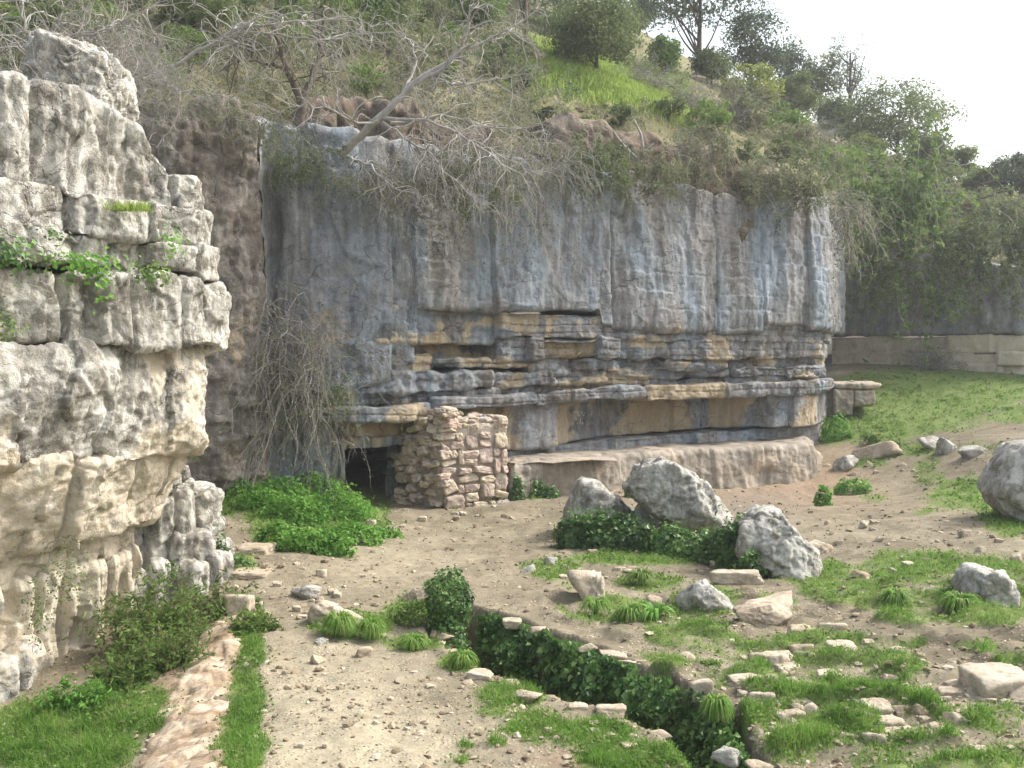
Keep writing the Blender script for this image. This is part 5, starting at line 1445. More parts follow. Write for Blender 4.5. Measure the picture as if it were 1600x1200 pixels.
bush_field(_cells, 'small rim bush', ((880, 'left of the meadow'), (940, 'below the left meadow'), (1010, 'below the middle meadow'), (1070, 'below the meadow end'), (1130, 'below the pale dome bush'), (1190, 'right of the pale dome bush'), (1250, 'near the cliff corner'), (9999, 'at the cliff corner')), ((228, 'on the earth bank'), (9999, 'on the rim')), 'small bushes on the earthy rim', 3400, 34, 70, 700)

# ------------------------------------------------------------------ dry scrub that covers the slope above the cliff
def brush(rs, base, n, length, up=(0, -0.25, 0.9), spreadd=0.6, K=7, wob=0.32, grav=-0.25, r=0.006, twigs=2):
    """bundle of arching stems with side twigs; base is N points"""
    i = rs.randint(0, len(base), n)
    d0 = np.array(up) + rs.normal(size=(n, 3)) * spreadd
    ln = length * rs.uniform(0.5, 1.25, n)
    P = walk(rs, base[i], d0, ln, K, wob, grav)
    parts = [tubes(P, r * np.linspace(1, 0.35, K)[None])]
    if twigs:
        m = n * twigs
        j = rs.randint(0, n, m); k = rs.randint(2, K - 1, m)
        d1 = (P[j, k] - P[j, k - 1]); d1 = unit(d1) + rs.normal(size=(m, 3)) * 0.7
        Q = walk(rs, P[j, k], d1, ln[j] * rs.uniform(0.2, 0.5, m), 5, wob, grav)
        parts.append(tubes(Q, r * 0.55 * np.linspace(1, 0.4, 5)[None]))
        tips = np.concatenate([P[:, 2:].reshape(-1, 3), Q[:, 1:].reshape(-1, 3)])
    else:
        tips = P[:, 2:].reshape(-1, 3)
    V, F = merge(parts)
    return V, F, tips

def shrub(name, label, base, size, seed, n=160, leafn=500, leaf_m=None, twig_m=None, leaf=0.06, aspect=0.45, up=(0, -0.25, 0.9), spreadd=0.6, grav=-0.25, r=0.006, cat='shrub', group=None, wob=0.32, foot=0.25, twigs=2):
    rs = np.random.RandomState(seed)
    t_ = thing(name, label, cat, tuple(base), group)
    b = np.stack([rs.normal(size=12) * foot * size, rs.normal(size=12) * foot * 0.5 * size, np.full(12, -0.05)], 1)
    V, F, tips = brush(rs, b, n, size, up, spreadd, 7, wob, grav, r, twigs)
    mesh_np('stems', V, F, twig_m or M_TWIG, t_, True)
    if leafn:
        P = tips[rs.randint(0, len(tips), leafn)] + rs.normal(size=(leafn, 3)) * 0.035 * size
        V, F, k = leaf_cloud(P, leaf, rs, aspect, None, 0.4)
        mesh_np('foliage', V, F, leaf_m or M_LEAF_GREY, t_, False, {'tone': tone_of(rs, k, 4, P, 0.4, 2.0)})
    return t_

# the unbroken mass of scrub: one thing nobody could count
_rs2 = np.random.RandomState(31)
Sx, Sl, Sg = [], [], []
for gx in np.arange(-20, 830, 30):
    for gy in np.arange(-20, 300, 26):
        a, b = gx + _rs2.uniform(-16, 16), gy + _rs2.uniform(-13, 13)
        edge = np.interp(a, (0, 200, 330, 430, 520, 620, 700, 830), (160, 160, 165, 210, 270, 300, 300, 250))
        if b > edge: continue
        h = hill_hit(a, b)
        if h is not None: Sx.append(h)
for a, b in [(x_ + _rs2.uniform(-16, 16), y_ + _rs2.uniform(-12, 12)) for x_ in range(830, 1300, 30) for y_ in range(170, 320, 24)]:
    if b > 165 + (a - 830) * 0.12 and b < 300:
        h = hill_hit(a, b)
        if h is not None and _rs2.rand() < .10: Sx.append(h)
for a, b in [(x_ + _rs2.uniform(-18, 18), y_ + _rs2.uniform(-14, 14)) for x_ in range(1060, 1640, 60) for y_ in range(150, 440, 44)]:
    top_ = np.interp(a, (1060, 1200, 1300, 1450, 1640), (165, 180, 215, 290, 340))
    if b > top_:
        h = hill_hit(a, b)
        if h is not None and h[1] < 44 and _rs2.rand() < .6: Sx.append(h)
Sx = np.array(Sx)
print('scrub clumps', len(Sx))
TV, LV, LT = [], [], []
for q, b in enumerate(Sx):
    s = np.clip(b[1] / 26, 0.6, 2.0)
    kind = perlin(b[0] * .35, b[1] * .35, 1.0)
    n_ = 11 if b[1] < 26 else 7
    base = b + np.stack([_rs2.normal(size=8) * .25 * s, _rs2.normal(size=8) * .25 * s, np.zeros(8) - .05], 1)
    V, F, tips = brush(_rs2, base, n_, 1.0 * s * _rs2.uniform(.6, 1.3), (0, -0.3, 0.8), 0.75, 6, 0.33, -0.35, 0.0065 * s, 2)
    TV.append((V, F))
    nl = int(np.interp(kind, (-.3, .4), (100, 330)))
    LP = tips[_rs2.randint(0, len(tips), nl)] + _rs2.normal(size=(nl, 3)) * .06 * s
    V, F, k = leaf_cloud(LP, 0.105 * s, _rs2, 0.42, None, 0.4)
    LV.append((V, F)); LT.append(np.repeat(np.clip(_rs2.uniform(0, .7, k) + .5 * kind, 0, 1), 4))
V, F = merge(TV)
tag(mesh_np('dry_scrub', V, F, M_TWIG, None, True), 'tangle of leafless grey scrub covering the slope above the cliff', 'scrub', kind='stuff')
V, F = merge(LV)
tag(mesh_np('scrub_leaves', V, F, M_LEAF_GREY, None, False, {'tone': np.concatenate(LT)}), 'dull green leaves among the grey scrub', 'scrub', kind='stuff')
# ------------------------------------------------------------------ ivy and lush green plants near the ground
def foliage_thing(name, label, cat, P, out, size, seed, mat, aspect=0.7, stems=None, stem_m=None, group=None, clump=0.5, sc=3.0, up=0.3):
    rs = np.random.RandomState(seed)
    t_ = thing(name, label, cat, tuple(P.mean(0)[:2]) + (float(P[:, 2].min()),), group)
    o = np.array(t_.location)
    V, F, k = leaf_cloud(P - o, size, rs, aspect, out, up)
    mesh_np('foliage', V, F, mat, t_, False, {'tone': tone_of(rs, k, 4, P, clump, sc)})
    if stems is not None:
        V, F = stems
        mesh_np('stems', V - o, F, stem_m or M_TWIG_BROWN, t_, True)
    return t_

rs = np.random.RandomState(41)
# ivy hanging down the far side of the trench
farP = np.array(_far); seg = np.linalg.norm(np.diff(farP, axis=0), axis=1); cs = np.r_[0, np.cumsum(seg)]
def on_far(s): return np.stack([np.interp(s, cs, farP[:, 0]), np.interp(s, cs, farP[:, 1])], 1)
def far_normal(s):
    d = on_far(np.minimum(s + .05, cs[-1])) - on_far(np.maximum(s - .05, 0)); d = unit(d)
    return np.stack([d[:, 1], -d[:, 0]], 1)
def trench_ivy(s0, s1, n, seed, label, zt=0.02, zb=-0.95, thick=0.44, size=0.066):
    r_ = np.random.RandomState(seed)
    s = r_.uniform(s0, s1, n); v = r_.rand(n)
    q = on_far(s); nn_ = far_normal(s)
    c = np.array([at_z(900, 1050, 0)[0], at_z(900, 1050, 0)[1]])
    sg = np.sign(((c - q) * nn_).sum(1)); nn_ = nn_ * np.where(sg == 0, 1, sg)[:, None]
    bul = 0.10 + 0.16 * (perlin(s * 2.6, v * 2.2, 3.0) + .5) + 0.10 * perlin(s * 6, v * 6, 7.0)
    prof = np.sin(np.pi * np.clip(v * 0.8 + 0.15, 0, 1)) ** 0.7
    off = np.clip(bul, 0.02, .5) * prof * thick / 0.34 * (1 - 0.5 * r_.rand(n) ** 3) * np.where(r_.rand(n) < .06, r_.uniform(1.1, 1.6, n), 1) - 0.03
    gz = ground_base(q[:, 0], q[:, 1])
    top = zt + 0.06 * perlin(s * 3.5, 1.0, 2.0) + 0.05 * perlin(s * 9, 4.0, 2.0)
    z = gz + top + (zb - top) * v
    keep = perlin(s * 3.0, v * 3.0, 9.0) > -0.52
    P = np.stack([q[:, 0] + nn_[:, 0] * off, q[:, 1] + nn_[:, 1] * off, z], 1)[keep]
    o = np.stack([nn_[:, 0], nn_[:, 1], np.full(n, .45)], 1)[keep]
    return foliage_thing('ivy', label, 'ivy', P, unit(o) * 1.2, size, seed, M_LEAF_IVY, 0.8, clump=0.7, sc=5.0)
trench_ivy(0.40, cs[-1] * 0.52, 12000, 51, 'dark glossy ivy curtain covering the far wall of the trench')
trench_ivy(cs[-1] * 0.50, cs[-1] * 0.80, 6500, 52, 'looser ivy and weeds at the lower mouth of the trench', thick=0.46, zb=-1.0, size=0.055)
# round leafy bush at the head of the trench
def ball_leaves(c, rad, n, rs, lumps=9, shell=0.55):
    d = unit(rs.normal(size=(n, 3)))
    r = 1 + 0.28 * fbm(d[:, 0] * 2 + c[0], d[:, 1] * 2 + c[1], d[:, 2] * 2, 3)
    r = r * (shell + (1 - shell) * rs.rand(n) ** 0.5)
    return c + d * r[:, None] * np.array(rad), d
g = G(700, 985)
P, o = ball_leaves(np.array((g[0], g[1] + .05, g[2] + 0.30)), (0.27, 0.25, 0.36), 3200, rs)
P2, o2 = ball_leaves(np.array((g[0] + .02, g[1] - .15, g[2] - 0.18)), (0.22, 0.2, 0.4), 1500, rs)
foliage_thing('leafy_bush', 'round dark leafy bush growing at the head of the trench', 'bush', np.concatenate([P, P2]), np.concatenate([o, o2]), 0.05, 61, M_LEAF_IVY, 0.6)
g = G(655, 975)
P, o = ball_leaves(np.array((g[0], g[1], g[2] + 0.06)), (0.34, 0.22, 0.2), 1500, rs)
foliage_thing('weed_clump', 'bright green weeds between the white rock and the leafy bush', 'weeds', P, o, 0.045, 62, M_LEAF_SHRUB, 0.5)
# ivy round the boulders: mounds over the soil
def mound(pts, n, seed, label, size=0.06, mat=None, name='ivy', cat='ivy', hscale=1.0, aspect=0.8):
    """leaves over a low mound; pts: photo x, photo y of the foot, half width in pixels, height in pixels"""
    r_ = np.random.RandomState(seed); PP, OO = [], []
    w = np.array([p_[2] * p_[3] for p_ in pts], float); w /= w.sum()
    for (cx, cy, rw, rh), wt in zip(pts, w):
        g_ = G(cx, cy); s_ = g_[1] / FPX
        m = int(n * wt)
        d = unit(r_.normal(size=(m, 3))); d[:, 2] = np.abs(d[:, 2])
        rr = (1 + 0.25 * fbm(d[:, 0] * 2.5 + cx, d[:, 1] * 2.5 + cy, d[:, 2] * 2.5, 3)) * (0.6 + 0.4 * r_.rand(m) ** .5) * np.where(r_.rand(m) < .07, r_.uniform(1.1, 1.4, m), 1)
        c_ = np.array((g_[0], g_[1] + rw * s_ * .55, g_[2] - 0.03))
        PP.append(c_ + d * rr[:, None] * np.array((rw * s_, rw * s_ * .6, rh * s_ * hscale))); OO.append(d)
    return foliage_thing(name, label, cat, np.concatenate(PP), np.concatenate(OO), size, seed, mat or M_LEAF_IVY, aspect)
mound([(900, 858, 36, 52), (935, 860, 42, 62), (975, 862, 40, 58), (1010, 864, 34, 44)], 5600, 71, 'dense dark ivy under the grey pitted boulder on the left', 0.07)
mound([(1050, 868, 40, 46), (1095, 876, 44, 44), (1130, 884, 36, 60), (1152, 892, 30, 80), (1180, 905, 26, 40)], 5600, 72, 'dark ivy between the leaning boulder and the rounded pale one', 0.07)
mound([(985, 778, 10, 34)], 300, 73, 'sprig of ivy climbing the left edge of the largest boulder', 0.06)
mound([(830, 778, 26, 34), (855, 778, 22, 20), (808, 782, 12, 40)], 1500, 74, 'dark creeper on the left end of the low rock bench', 0.07)
mound([(740, 784, 16, 12), (772, 786, 20, 12), (700, 795, 14, 6)], 500, 75, 'small green plants at the foot of the ruined wall', 0.06)
mound([(1122, 741, 26, 8)], 260, 76, 'green weeds in the hollow under the rock bench', 0.06, M_LEAF_SHRUB)
# nettles below the cave
mound([(430, 852, 34, 40), (470, 866, 44, 44), (505, 868, 46, 48), (545, 852, 50, 40), (590, 842, 34, 22), (450, 820, 60, 50), (520, 815, 60, 50), (545, 805, 36, 40), (400, 800, 46, 40), (370, 780, 34, 36), (430, 785, 50, 44), (490, 780, 50, 44), (610, 842, 22, 14)],
      13000, 77, 'lush bright nettle patch below the dark cave mouth', 0.075, M_LEAF_NETTLE, 'nettle_patch', 'nettles', 0.9, 0.55)
mound([(1310, 690, 26, 44), (1340, 680, 34, 26), (1290, 672, 14, 34)], 1500, 78, 'leafy green weeds against the right end of the cliff', 0.09, M_LEAF_NETTLE, 'weed_clump', 'weeds')
mound([(1400, 690, 20, 14), (1365, 684, 16, 18)], 500, 79, 'blue green leafy weed behind the pale flat rock', 0.08, M_LEAF_SHRUB, 'weed_clump', 'weeds')
mound([(370, 890, 24, 24), (345, 905, 14, 70), (330, 870, 10, 40)], 1100, 80, 'dark creeper trailing down the edge of the block stack', 0.045, M_LEAF_IVY)
mound([(1112, 1046, 22, 16)], 260, 81, 'pale leafy weed above the reddish block on the trench lip', 0.06, M_LEAF_SHRUB, 'weed_clump', 'weeds')

# rosettes and long-leaved tufts
def tuft(name, label, px, py, wpx, hpx, n, seed, mat, width=0.02, cat='plant', arch=0.9):
    g_ = G(px, py); s_ = g_[1] / FPX; r_ = np.random.RandomState(seed)
    t_ = thing(name, label, cat, tuple(g_))
    a = r_.rand(n) * 6.283; L = wpx * .5 * s_ * r_.uniform(.6, 1.15, n); h = hpx * s_ * r_.uniform(.6, 1.1, n)
    K = 6; s = np.linspace(0, 1, K)
    rad = L[:, None] * s[None]; z = h[:, None] * np.sin(np.pi * np.clip(s * arch, 0, 1))[None]
    c_ = np.stack([np.cos(a)[:, None] * rad, np.sin(a)[:, None] * rad, z], -1)
    side = np.stack([-np.sin(a), np.cos(a), np.zeros(n)], -1)[:, None, :] * (width * np.sin(np.pi * np.clip(s * .9 + .1, 0, 1)))[None, :, None]
    V = np.stack([c_ - side, c_ + side], 2).reshape(n, K * 2, 3)
    i = np.arange(K - 1) * 2
    F = (np.stack([i, i + 1, i + 3, i + 2], 1)[None] + (np.arange(n) * K * 2)[:, None, None]).reshape(-1, 4)
    mesh_np('leaves', V.reshape(-1, 3), F, mat, t_, True, {'tone': np.repeat(r_.rand(n), K * 2)})
    return t_
tuft('rosette_plant', 'pale green rosette of broad leaves among the grass tussocks', 1022, 968, 78, 22, 46, 91, M_LEAF_NETTLE, 0.022)
tuft('grass_tussock', 'arching long leaved tussock below the ash pale rock', 930, 962, 60, 26, 220, 92, M_GRASS, 0.006)
tuft('grass_tussock', 'arching tussock joined to the left side of the rosette', 985, 972, 60, 26, 220, 93, M_GRASS, 0.006)
tuft('grass_tussock', 'spiky tussock behind the rosette and left of the layered rock', 1002, 914, 66, 22, 200, 94, M_LEAF_SHRUB, 0.008)
tuft('grass_tussock', 'fine leaved tussock under the broad low ledge left of the trench', 530, 994, 70, 34, 420, 95, M_GRASS, 0.005)
tuft('grass_tussock', 'olive tussock right of the one under the broad low ledge', 580, 1000, 56, 30, 320, 96, M_GRASS, 0.005)
tuft('grass_tussock', 'grass tussock drooping over the bank below the bright weeds', 646, 1014, 60, 20, 300, 97, M_GRASS, 0.005)
tuft('grass_tussock', 'tussock growing over the near lip at the head of the trench', 724, 1044, 52, 24, 260, 98, M_GRASS, 0.006)
tuft('grass_tussock', 'tussock at the right hand mouth of the trench', 1120, 1130, 60, 40, 320, 99, M_GRASS, 0.006)
tuft('grass_tussock', 'tussock under the single angular boulder', 1500, 960, 80, 30, 380, 100, M_GRASS, 0.006)
tuft('grass_tussock', 'tussock left of the single angular boulder', 1400, 950, 60, 28, 300, 101, M_GRASS, 0.006)

# green shrubs at the foot of the outcrop
def g3(px, py): return G(px, py)
for i, (px, py, w, h, sd, lab, mt) in enumerate([
        (262, 1000, 90, 115, 111, 'bright green shrub with narrow leaves at the foot of the outcrop', M_LEAF_SHRUB),
        (262, 1040, 80, 80, 112, 'darker twiggy shrub leaning over the rock path', M_LEAF_SHRUB),
        (190, 1068, 80, 56, 113, 'low grey green shrub under the fluted outcrop', M_LEAF_SHRUB),
        (330, 960, 70, 60, 114, 'small dark twiggy shrub at the end of the block stack', M_LEAF_OAK),
        (130, 1100, 70, 46, 115, 'low weeds under the bottom ledge of the outcrop', M_LEAF_NETTLE),
        (395, 985, 50, 36, 116, 'small green shrub beside the square cut cream block', M_LEAF_SHRUB)]):
    b = G(px, py); s = b[1] / FPX
    shrub('shrub', lab, b, h * s, sd, n=120, leafn=5200 if h > 80 else 2600, leaf_m=mt, twig_m=M_TWIG_BROWN, leaf=0.07, aspect=0.30, up=(-0.05, -0.2, 1.0), spreadd=0.45, grav=-0.25, r=0.004, foot=0.28 * w / h)

# plants on the ledges of the outcrop
def ledge(px, py, Y, n, rx, rz, seed, label, size=0.05, mat=None, name='ledge_plant', aspect=0.7, deep=0.12):
    r_ = np.random.RandomState(seed); c = at(px, py, Y)
    s_ = Y / FPX
    P = c + r_.normal(size=(n, 3)) * np.array((rx * s_ * .5, deep, rz * s_ * .5))
    return foliage_thing(name, label, 'plant', P, unit(r_.normal(size=(n, 3)) * .4 + np.array((.4, -.8, .5))), size, seed, mat or M_LEAF_SHRUB, aspect)
ledge(128, 412, 10.0, 260, 60, 24, 121, 'broad leaved green plant trailing over the middle ledge of the outcrop', 0.06, M_LEAF_NETTLE)
ledge(165, 440, 10.0, 60, 14, 34, 122, 'sprig hanging down from the middle ledge of the outcrop', 0.05, M_LEAF_NETTLE)
ledge(238, 426, 10.5, 160, 36, 20, 123, 'darker green plant further right on the middle ledge', 0.05, M_LEAF_SHRUB)
ledge(268, 376, 10.9, 110, 20, 24, 124, 'small leafy plant in the notch of the ledge above', 0.045, M_LEAF_NETTLE)
ledge(16, 398, 9.3, 160, 34, 26, 125, 'big leaved plant on the left end of the ledge at the picture edge', 0.07, M_LEAF_IVY)
ledge(84, 366, 9.6, 60, 20, 12, 126, 'tiny dark plant under the white upper ledge', 0.04, M_LEAF_IVY)
ledge(10, 505, 9.3, 160, 24, 30, 127, 'grey green tuft at the picture edge below the wide ledge', 0.035, M_LEAF_SHRUB)
ledge(60, 955, 9.7, 260, 20, 66, 128, 'strip of dark creeper in a cleft of the fluted outcrop foot', 0.03, M_LEAF_OAK)
ledge(110, 900, 9.9, 360, 40, 60, 129, 'patch of dark creeper under the cream ledge at the outcrop foot', 0.03, M_LEAF_OAK)
ledge(300, 705, 12.6, 80, 20, 12, 130, 'small green plant on the top of the block stack', 0.05, M_LEAF_SHRUB)
c = at(196, 322, 10.7); r_ = np.random.RandomState(8)
t_ = thing('grass_tuft', 'bright grass tuft on the upper ledge of the outcrop', 'plant', tuple(c))
n = 420
V, F = blades(r_.uniform(-.26, .26, n), r_.normal(size=n) * .07, np.full(n, -.04), r_.uniform(.05, .14, n), np.full(n, .008), r_, 0.8)
mesh_np('leaves', V, F, M_MEADOW, t_, True, {'tone': np.repeat(r_.rand(n), 6)})

# ------------------------------------------------------------------ hanging thickets
def thicket(name, label, px, py, Y, w, drop, n, seed, leafn, leaf_m=None, twig_m=None, leaf=0.06, r=0.007, cat='thicket', out=0.55, top_spread=0.25, upw=0.5, lat=0.45):
    """stems that arch out from a ledge at (px, py, Y) and hang down; sizes in photo pixels"""
    r_ = np.random.RandomState(seed); c = at(px, py, Y); s_ = Y / FPX
    t_ = thing(name, label, cat, tuple(c))
    b = np.stack([r_.uniform(-.5, .5, n) * w * s_, r_.normal(size=n) * .12, r_.normal(size=n) * drop * s_ * top_spread * .5], 1)
    d0 = np.stack([r_.normal(size=n) * lat, -r_.uniform(.2, 1, n) * out, r_.uniform(-.5, upw, n)], 1)
    P = walk(r_, b, d0, drop * s_ * r_.uniform(.4, 1.3, n), 8, 0.30, -0.75)
    m = int(n * 1.6); j = r_.randint(0, n, m); k = r_.randint(2, 7, m)
    Q = walk(r_, P[j, k], unit(P[j, k] - P[j, k - 1]) + r_.normal(size=(m, 3)) * .7, drop * s_ * r_.uniform(.12, .35, m), 5, 0.35, -0.5)
    V, F = merge([tubes(P, r * np.linspace(1, .4, 8)[None]), tubes(Q, r * .55 * np.linspace(1, .4, 5)[None])])
    mesh_np('stems', V, F, twig_m or M_TWIG, t_, True)
    if leafn:
        tips = np.concatenate([P[:, 2:].reshape(-1, 3), Q.reshape(-1, 3)])
        LP = tips[r_.randint(0, len(tips), leafn)] + r_.normal(size=(leafn, 3)) * .05
        V, F, k = leaf_cloud(LP, leaf, r_, .45, None, .3)
        mesh_np('foliage', V, F, leaf_m or M_LEAF_GREY, t_, False, {'tone': tone_of(r_, k, 4, LP, .5, 1.5)})
    return t_
thicket('vine_thicket', 'tall dry vine thicket hanging over the cliff left of the cave mouth', 466, 580, 19.0, 84, 176, 240, 141, 2600, M_LEAF_GREY, M_TWIG, 0.06, 0.007, out=0.3, lat=0.14, top_spread=.5)
thicket('vine_thicket', 'leafy fringe at the right side of the dry thicket above the cave mouth', 524, 612, 19.1, 50, 40, 50, 142, 700, M_LEAF_SHRUB, M_TWIG, 0.055, 0.006, lat=.2)
thicket('root_fringe', 'thin bare roots dangling across the cave opening', 562, 692, 19.45, 40, 44, 7, 143, 0, None, M_TWIG_PALE, 0.05, 0.006, 'roots')
thicket('vine_thicket', 'big dark green shrub hanging over the far cliff on the right', 1415, 325, 34.6, 136, 130, 150, 144, 8000, M_LEAF_SHRUB, M_TWIG, 0.19, 0.014, out=0.6, top_spread=.8, upw=.2)
thicket('vine_thicket', 'wide curtain of grey leafless vines on the far cliff below the dark green shrub', 1430, 395, 34.9, 190, 66, 170, 145, 1500, M_LEAF_OAK, M_TWIG, 0.12, 0.014)
thicket('vine_thicket', 'grey bare thicket on the far cliff near the right edge', 1550, 370, 33.8, 130, 70, 120, 146, 5000, M_LEAF_OAK, M_TWIG, 0.16, 0.014, out=0.6, top_spread=.8, upw=.2)
thicket('vine_thicket', 'dull green creeper over the recess between cliff corner and far cliff', 1290, 330, 28.6, 70, 100, 140, 147, 2600, M_LEAF_GREY, M_TWIG, 0.09, 0.011)
shrub('shrub', 'round grey shrub at the foot of the far pale wall', at(1450, 574, 35.2), 1.3, 148, n=170, leafn=900, leaf_m=M_LEAF_GREY, leaf=0.07, spreadd=0.8, foot=.2, r=0.008)
for i, (px, py, Y, w, dr, n, lf, lm, lab) in enumerate([
        (735, 255, 20.2, 150, 130, 300, 700, M_LEAF_GREY, 'long dry creeper hanging down the middle of the grey cliff face below the fig'),
        (640, 280, 19.8, 110, 70, 200, 500, M_LEAF_GREY, 'dry creeper on the cliff edge under the leaning fig trunk'),
        (735, 275, 20.3, 90, 60, 60, 1300, M_LEAF_OAK, 'grey green leafy shrub among the dry creepers below the fig'),
        (560, 285, 19.4, 100, 50, 150, 400, M_LEAF_GREY, 'dry brush on the cliff edge left of the leaning fig trunk'),
        (470, 250, 19.2, 90, 60, 160, 700, M_LEAF_OAK, 'mossy green brush in the hollow under the forked dark tree'),
        (850, 255, 21.6, 120, 90, 240, 500, M_LEAF_GREY, 'grey brown brush hanging on the cliff edge left of the bleached sticks'),
        (930, 255, 22.4, 120, 50, 180, 1800, M_LEAF_OAK, 'green leafy brush along the cliff edge below the bleached sticks'),
        (1010, 262, 23.2, 110, 56, 220, 1500, M_LEAF_GREY, 'hanging grey green brush right of the bleached sticks'),
        (1100, 225, 24.6, 70, 60, 160, 900, M_LEAF_GREY, 'shaggy grey bush hanging over the cliff edge under the meadow end'),
        (1185, 285, 25.6, 70, 50, 160, 1100, M_LEAF_GREY, 'dry brush over the reddish upper part of the cliff near its corner'),
        (1245, 270, 26.2, 80, 70, 160, 1500, M_LEAF_OAK, 'green bush on top of the cliff corner'),
        (300, 150, 17.6, 150, 50, 200, 500, M_LEAF_GREY, 'dry brush fringing the top of the brown cliff buttress'),
        (400, 190, 18.4, 100, 60, 200, 500, M_LEAF_GREY, 'dry brush at the top of the deep groove in the cliff'),
        (800, 330, 21.4, 70, 110, 120, 120, M_LEAF_GREY, 'thin dead creeper down the cliff face under the grey brown brush'),
        (850, 150, 26.0, 90, 60, 120, 700, M_LEAF_SHRUB, 'green bush on the rocky end of the grass strip')]):
    thicket('hanging_brush', lab, px, py, Y, w, dr, int(n * (.75 if i in (0, 1, 5) else .36)), 160 + i, int(lf * 2.6), lm, M_TWIG, 0.06 * Y / 20, 0.0065 * Y / 20, 'brush', top_spread=0.5)
for i, (px, py, s, lf, lm, lab) in enumerate([
        (1130, 190, 1.9, 900, M_LEAF_GREY, 'pale grey dome shaped bush right of the meadow end'),
        (1075, 175, 1.2, 300, M_LEAF_GREY, 'small pale grey bush at the lower end of the meadow'),
        (1010, 140, 1.5, 300, M_LEAF_GREY, 'bare grey bush behind the middle of the meadow'),
        (1260, 235, 1.8, 900, M_LEAF_GREY, 'grey bush under the rocky terrace on the slope'),
        (1290, 268, 1.8, 1200, M_LEAF_SHRUB, 'green bush on the slope above the cliff corner'),
        (1225, 225, 1.5, 700, M_LEAF_GREY, 'grey bush left of the rocky terrace')]):
    h = hill_hit(px, py)
    shrub('shrub', lab, h, s, 190 + i, n=170, leafn=lf, leaf_m=lm, leaf=0.09, spreadd=0.75, foot=.3, r=0.011)
# grey thicket on top of the outcrop
for i, (px, py, Y, s, n, lf, lab) in enumerate([
        (40, 200, 11.6, 1.3, 260, 300, 'mass of thin grey branches on the left top of the outcrop'),
        (120, 110, 13.4, 1.2, 240, 300, 'grey branches rising behind the peaked white boulder'),
        (10, 300, 10.4, 0.9, 160, 200, 'grey twigs at the picture edge beside the fluted upper ledge'),
        (215, 120, 15.4, 1.3, 260, 900, 'dull olive brush behind the top of the outcrop')]):
    shrub('shrub', lab, at(px, py, Y), s, 210 + i, n=int(n * .75), leafn=lf, leaf_m=M_LEAF_GREY, leaf=0.045, spreadd=0.8, foot=.3, r=0.0055, up=(0.2, -0.1, 0.8), wob=0.4)

# ------------------------------------------------------------------ bare fig and the other leafless trees
def branch_pts(pts, K):
    P = np.array(pts, float)
    s = np.r_[0, np.cumsum(np.linalg.norm(np.diff(P[:, :3], axis=0), axis=1))]
    u = np.linspace(0, s[-1], K)
    return np.stack([np.interp(u, s, P[:, k]) for k in range(4)], 1)
def bare_tree(name, label, trunk, branches, seed, mat, twigs=5, base_y=0.0, twig_len=0.9, grav=-0.25, cat='tree'):
    """trunk and branches: lists of (photo x, photo y, distance, radius in m)"""
    r_ = np.random.RandomState(seed)
    o = at(*trunk[0][:3]); t_ = thing(name, label, cat, tuple(o))
    def line(pts, K):
        Q = branch_pts([(*at(a, b, Y), r) for a, b, Y, r in pts], K)
        Q[1:-1, :3] += r_.normal(size=(K - 2, 3)) * 0.022
        return Q
    q = line(trunk, 14)
    V, F = tubes(q[None, :, :3] - o, q[None, :, 3], 8)
    tr = mesh_np('trunk', V, F, mat, t_, True)
    for br in branches:
        q = line(br, 14)
        V, F = tubes(q[None, :, :3] - o, q[None, :, 3], 6)
        b = mesh_np('branch', V, F, mat, t_, True)
        m = int(twigs * len(br))
        i = r_.randint(3, 14, m)
        tg = unit(q[np.minimum(i + 1, 13), :3] - q[np.maximum(i - 1, 0), :3])
        d0 = tg * .5 + r_.normal(size=(m, 3)) * .7
        W = walk(r_, q[i, :3], d0, twig_len * r_.uniform(.4, 1.2, m), 8, .28, grav)
        m2 = m * 2; j = r_.randint(0, m, m2); k = r_.randint(2, 7, m2)
        W2 = walk(r_, W[j, k], unit(W[j, k] - W[j, k - 1]) + r_.normal(size=(m2, 3)) * .6, twig_len * r_.uniform(.15, .5, m2), 6, .3, grav)
        V, F = merge([tubes(W - o, (np.minimum(q[i, 3], 0.02) * .8)[:, None] * np.linspace(1, .35, 8)[None], 4), tubes(W2 - o, 0.0065 * np.linspace(1, .5, 6)[None], 3)])
        mesh_np('twigs', V, F, mat, b, True)
    return t_
FY = 18.8
